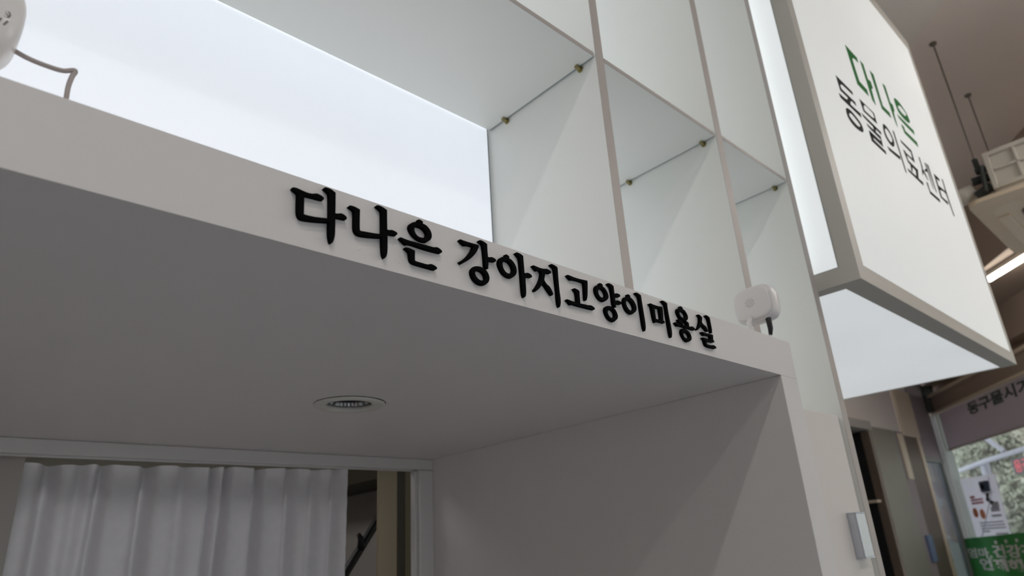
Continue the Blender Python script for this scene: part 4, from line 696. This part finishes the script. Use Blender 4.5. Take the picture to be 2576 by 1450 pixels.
for x0, x1, z0 in ((-1.029, 0.7178, ZT + 0.001), (0.7462, 1.0867, ZT + 0.001), (1.1120, 1.3879, 1.770)):
    MB().box(x0, x1, YB, YB + 0.006, z0, CT - 0.002).build('backlit_panel', M['lit'], cab)['label'] = 'glowing white rear panel'
MB().box(-1.03, 0.7253, YB + 0.0065, YB + 0.014, ZT + 0.0005, CT).build('rear_board', M['gasket'], cab)
MB().box(-1.03, 1.3889, YB + 0.035, YB + 0.045, ZT + 0.0005, CT).build('rear_board', M['gasket'], cab)
dd = MB().box(XO + 0.0015, 1.3655, YS, YS + 0.018, 0.08, 1.7690).build('door', M['door'], cab, bevel=0.0008, seg=1)
HY = YS - 0.018
hd = MB().box(1.3025, 1.3415, HY + 0.001, HY + 0.004, 1.5115, 1.5850).box(1.302, 1.3425, HY, YS - 0.0002, 1.5850, 1.5872).box(1.302, 1.3425, HY, YS - 0.0002, 1.5093, 1.5115).box(1.3025, 1.3048, HY + 0.004, YS - 0.0002, 1.5115, 1.5850)
hd.build('handle', M['chrome'], dd, bevel=0.0006)['label'] = 'short chrome handle'
MB().box(1.3660, 1.3885, YS + 0.012, YS + 0.016, 0.08, 1.7686).build('groove_strip', M['jamb'], cab)

SB = (2.2979, 2.2996, 2.3046)
for (x0, x1, z, lab) in ((-1.029, 0.7205, SB[0], 'wide white display shelf left of the first divider, above the lettering'),
                         (0.7472, 1.0830, SB[1], 'white display shelf in the middle bay between the two dividers'),
                         (1.1128, 1.3842, SB[2], 'white display shelf in the narrow bay beside the box sign')):
    s = thing('display_shelf', lab, 'shelf', ((x0 + x1) / 2, 0.66, z), 'display shelves in the lit cabinet')
    MB().box(x0, x1, YS + 0.0008, 0.7912, z, z + 0.0078).build('board', M['shelf'], s)
    MB().box(x1, x1 + 0.0022, YS + 0.0008, 0.7912, z, z + 0.0078).build('side_edge', M['sideedge'], s)['label'] = 'blue grey raw side edge'
    MB().box(x0, x1, YS - 0.0002, YS + 0.0007, z, z + 0.0078).build('edge_band', M['edge'], s)
for xd, z, ys in ((0.7254, SB[0], (0.5640, 0.7450)), (1.0878, SB[1], (0.5595, 0.7465)), (1.3890, SB[2], (0.5600, 0.7465))):
    for y in ys:
        MB().tube([(xd, y, z - 0.004), (xd - 0.012, y, z - 0.004)], 0.0034, 14).lathe((xd - 0.0005, y, z - 0.004), [(0.0001, -0.002), (0.0052, -0.002), (0.0056, 0)], 16, 'x').build('shelf_pin', M['brass'], cab)

# ------------------------------------------------------------------ lit box sign
SX0, SX1, SY0, SY1, SZ0, SZ1 = 1.4413, 2.7780, 0.4473, 1.1215, 2.0512, 3.4335
sg = thing('lightbox_sign', 'large square lit box sign with green and black Korean lettering', 'sign', (2.1, 0.8, SZ0))
fb = MB()
FW = 0.0382; TW = 0.0472; RW = 0.0292
fb.box(SX0, SX0 + FW, SY0, SY0 + FW, SZ0, SZ1)                      # front left upright
fb.box(SX1 - RW, SX1, SY0, SY0 + 0.022, SZ0 + FW, SZ1 - TW)         # front right upright
fb.box(SX0 + FW, SX1, SY0, SY0 + TW, SZ0, SZ0 + FW)                 # front bottom
fb.box(SX0 + FW, SX1, SY0, SY0 + FW, SZ1 - TW, SZ1)                 # front top
fb.box(SX0, SX0 + FW, SY0 + FW, SY1, SZ0, SZ0 + FW)                 # left bottom
fb.box(SX0, SX0 + FW, SY0 + FW, SY1, SZ1 - TW, SZ1)
fb.box(SX0, SX0 + FW, SY1 - FW, SY1, SZ0 + FW, SZ1 - TW)
fb.box(SX1 - 0.007, SX1, SY0 + TW, SY1, SZ0, SZ0 + FW)
fb.box(SX1 - 0.007, SX1, SY0 + 0.022, SY1, SZ0 + FW, SZ1)
fb.box(SX0 + FW, SX1 - 0.007, SY1 - 0.02, SY1, SZ0, SZ1)
fb.build('frame', M['alu'], sg)
fp = MB().box(SX0 + FW + 0.0025, SX1 - RW - 0.0025, SY0 + 0.001, SY0 + 0.005, SZ0 + FW + 0.0025, SZ1 - TW - 0.0025).build('face_panel', M['sign'], sg)
MB().box(SX0 + FW, SX1 - RW, SY0 + 0.0052, SY0 + 0.008, SZ0 + FW, SZ1 - TW).build('joint', M['gasket'], sg)
MB().box(SX0 + 0.004, SX0 + 0.008, SY0 + FW + 0.004, SY1 - FW, SZ0 + FW + 0.004, SZ1 - TW - 0.003).build('side_panel', M['signlow'], sg)
MB().box(SX0 + 0.0082, SX0 + 0.011, SY0 + FW, SY1 - FW, SZ0 + FW, SZ1 - TW).build('joint', M['gasket'], sg)
MB().box(SX0 + FW + 0.002, SX1 - 0.0085, SY0 + TW + 0.002, SY1 - 0.022, SZ0 + 0.002, SZ0 + 0.006).build('bottom_panel', M['signlow'], sg)
MB().box(SX0 + FW, SX1 - 0.007, SY0 + TW, SY1 - 0.02, SZ0 + 0.0062, SZ0 + 0.009).build('joint', M['gasket'], sg)
MB().box(SX0 + FW, SX1 - 0.007, SY0 + FW, SY1 - 0.02, SZ1 - 0.006, SZ1 - 0.002).build('top_panel', M['sign'], sg)
for col, ch, groups in PRINTED:
    g = [[[(x / 1000, z / 1000) for x, z in poly] for poly in grp] for grp in groups]
    bm = outline_mesh(g, 0.0004, 0.0, smooth=True, grow=0.0016)
    bmesh.ops.translate(bm, vec=(0, SY0 + 0.0009, 0), verts=bm.verts)
    b = MB(); b.bm.free(); b.bm = bm
    b.build('lettering', M['green'] if col == 'g' else M['ink'], fp)['label'] = ('green' if col == 'g' else 'black') + ' printed syllable ' + ch
for z, lb_ in ((2.16, 'lower'), (3.2, 'upper')):
    tag(MB().box(1.4139, 1.4412, 0.62, 0.77, z, z + 0.06).build('sign_bracket', M['gasket']), lb_ + ' metal bracket holding the box sign to the cabinet side', 'bracket', 'brackets behind the sign')

# ------------------------------------------------------------------ pet cameras on top of the beam
def superring(c, a, b_, n, axis, pos, e=0.28):
    out = []
    for k in range(n):
        t = 2 * math.pi * k / n
        u = a * math.copysign(abs(math.cos(t)) ** (2 * e), math.cos(t)); v = b_ * math.copysign(abs(math.sin(t)) ** (2 * e), math.sin(t))
        out.append((pos, c[0] + u, c[1] + v) if axis == 'x' else (c[0] + u, pos, c[1] + v))
    return out
# right-hand camera: its speaker side faces left
pc = thing('pet_camera', 'small white rounded square camera at the right end of the beam top', 'camera', (1.0, 0.488, ZT))
cy, cz = 0.4840, 1.9130
def prof_rings(axis, c, steps, n=48, e=0.28):
    return [superring(c, a, b_, n, axis, p, e) for p, a, b_ in steps]
MB().loft(prof_rings('x', (cy, cz), [(1.0035, 0.0305, 0.0262), (1.0045, 0.0335, 0.0292), (1.008, 0.0352, 0.0308), (1.022, 0.0352, 0.0308), (1.031, 0.0335, 0.0292), (1.0355, 0.029, 0.027), (1.0375, 0.021, 0.019)])).build('housing', M['plastic'], pc, smooth=True)
MB().loft(prof_rings('x', (cy, cz), [(0.9985, 0.0280, 0.0238), (0.9992, 0.0306, 0.0264), (1.0012, 0.0318, 0.0276), (1.0036, 0.0318, 0.0276)])).build('speaker_plate', M['plastic'], pc, smooth=True)
ho = MB()
for i in range(-3, 4):
    for j in range(-3, 4):
        if i * i + j * j <= 10 and (i + j) % 2 == 0:
            ho.lathe((0.9983, cy + 0.002 + i * 0.0024, cz + 0.001 + j * 0.0022), [(0.00001, 0), (0.0008, 0), (0.0008, 0.0004)], 8, 'x')
ho.build('speaker_holes', M['plastic2'], pc)
MB().lathe((1.0, 0.488, ZT + 0.0002), [(0.0001, 0), (0.026, 0), (0.0275, 0.0015), (0.0265, 0.0045), (0.010, 0.0062), (0.0001, 0.0063)], 48).build('base', M['plastic'], pc, smooth=True)
MB().tube([(0.9905, 0.4900, ZT + 0.005), (0.9905, 0.4900, 1.880), (1.000, 0.4885, 1.889)], 0.0040, 16).build('neck', M['plastic'], pc, smooth=True)
MB().tube([(1.010, 0.4655, 1.8868), (1.010, 0.4655, 1.883), (1.0115, 0.4660, 1.867), (1.0095, 0.4670, 1.856)], [0.0030, 0.0048, 0.0042, 0.0028], 16).build('cable_plug', M['black'], pc, smooth=True)
MB().tube([(1.0095, 0.4670, 1.857), (1.0065, 0.468, 1.851), (1.008, 0.475, 1.8445), (0.98, 0.53, 1.8445)], 0.0016, 8).build('cable', M['plastic'], pc, smooth=True)

# left-hand camera: its printed back faces the viewer
lc = thing('pet_camera', 'white camera at the left end of the beam top with faint print on its back', 'camera', (-0.017, 0.50, ZT))
c2 = (-0.0148, 1.9018)
MB().loft(prof_rings('y', c2, [(0.4640, 0.020, 0.022), (0.4655, 0.027, 0.0285), (0.4690, 0.0318, 0.0325), (0.474, 0.0340, 0.0348), (0.496, 0.0340, 0.0348), (0.500, 0.031, 0.032)], e=0.36)).build('housing', M['plastic'], lc, smooth=True)
pr = MB()
ringp = [(0.0090 + 0.0017 * math.cos(2 * math.pi * k / 20), 0.4650, 1.8990 + 0.0024 * math.sin(2 * math.pi * k / 20)) for k in range(21)]
pr.tube(ringp, 0.00045, 6, cap=False)
pr.tube([(0.0080, 0.4648, 1.8998), (0.0100, 0.4648, 1.8981)], 0.00035, 6)
pr.build('print', M['plastic2'], lc)
MB().tube([(0.0102, 0.4650, 1.8940), (0.0088, 0.4650, 1.8903)], 0.0006, 6).tube([(0.0042, 0.4642, 1.8955), (0.0052, 0.4642, 1.8930), (0.0070, 0.4642, 1.8940), (0.0058, 0.4642, 1.8905)], 0.0004, 6).tube([(0.0012, 0.4638, 1.8905), (0.0030, 0.4638, 1.8885), (0.0048, 0.4638, 1.8897), (0.0052, 0.4640, 1.8870), (0.0025, 0.4638, 1.8850), (0.0008, 0.4638, 1.8870)], 0.0005, 6).build('print', M['plastic2'], lc)
MB().lathe((-0.0185, 0.50, ZT + 0.0002), [(0.0001, 0), (0.026, 0), (0.0275, 0.0015), (0.0265, 0.0045), (0.010, 0.0062), (0.0001, 0.0063)], 48).build('base', M['plastic'], lc, smooth=True)
MB().tube([(-0.0185, 0.492, ZT + 0.005), (-0.0185, 0.492, 1.862)], 0.0040, 16).build('neck', M['plastic'], lc, smooth=True)
def smooth_path(p, n=6):
    p = [Vector(q) for q in p]; out = []
    for i in range(len(p) - 1):
        a, b_, c, d = p[max(i - 1, 0)], p[i], p[i + 1], p[min(i + 2, len(p) - 1)]
        for k in range(n):
            t = k / n
            out.append(0.5 * ((2 * b_) + (-a + c) * t + (2 * a - 5 * b_ + 4 * c - d) * t * t + (-a + 3 * b_ - 3 * c + d) * t ** 3))
    return out + [p[-1]]
MB().tube([(0.0140, 0.488, 1.8930), (0.0185, 0.490, 1.8915)], [0.0022, 0.0017], 12).tube(smooth_path([(0.0180, 0.490, 1.8916), (0.026, 0.490, 1.8895), (0.036, 0.490, 1.8888), (0.046, 0.490, 1.8895), (0.0520, 0.490, 1.8930), (0.0533, 0.490, 1.8920), (0.0522, 0.490, 1.8880), (0.0512, 0.490, 1.879), (0.0515, 0.490, 1.868), (0.053, 0.495, 1.852), (0.058, 0.505, 1.8444), (0.12, 0.60, 1.8444)]), 0.0017, 12).build('cable', M['cable'], lc, smooth=True)
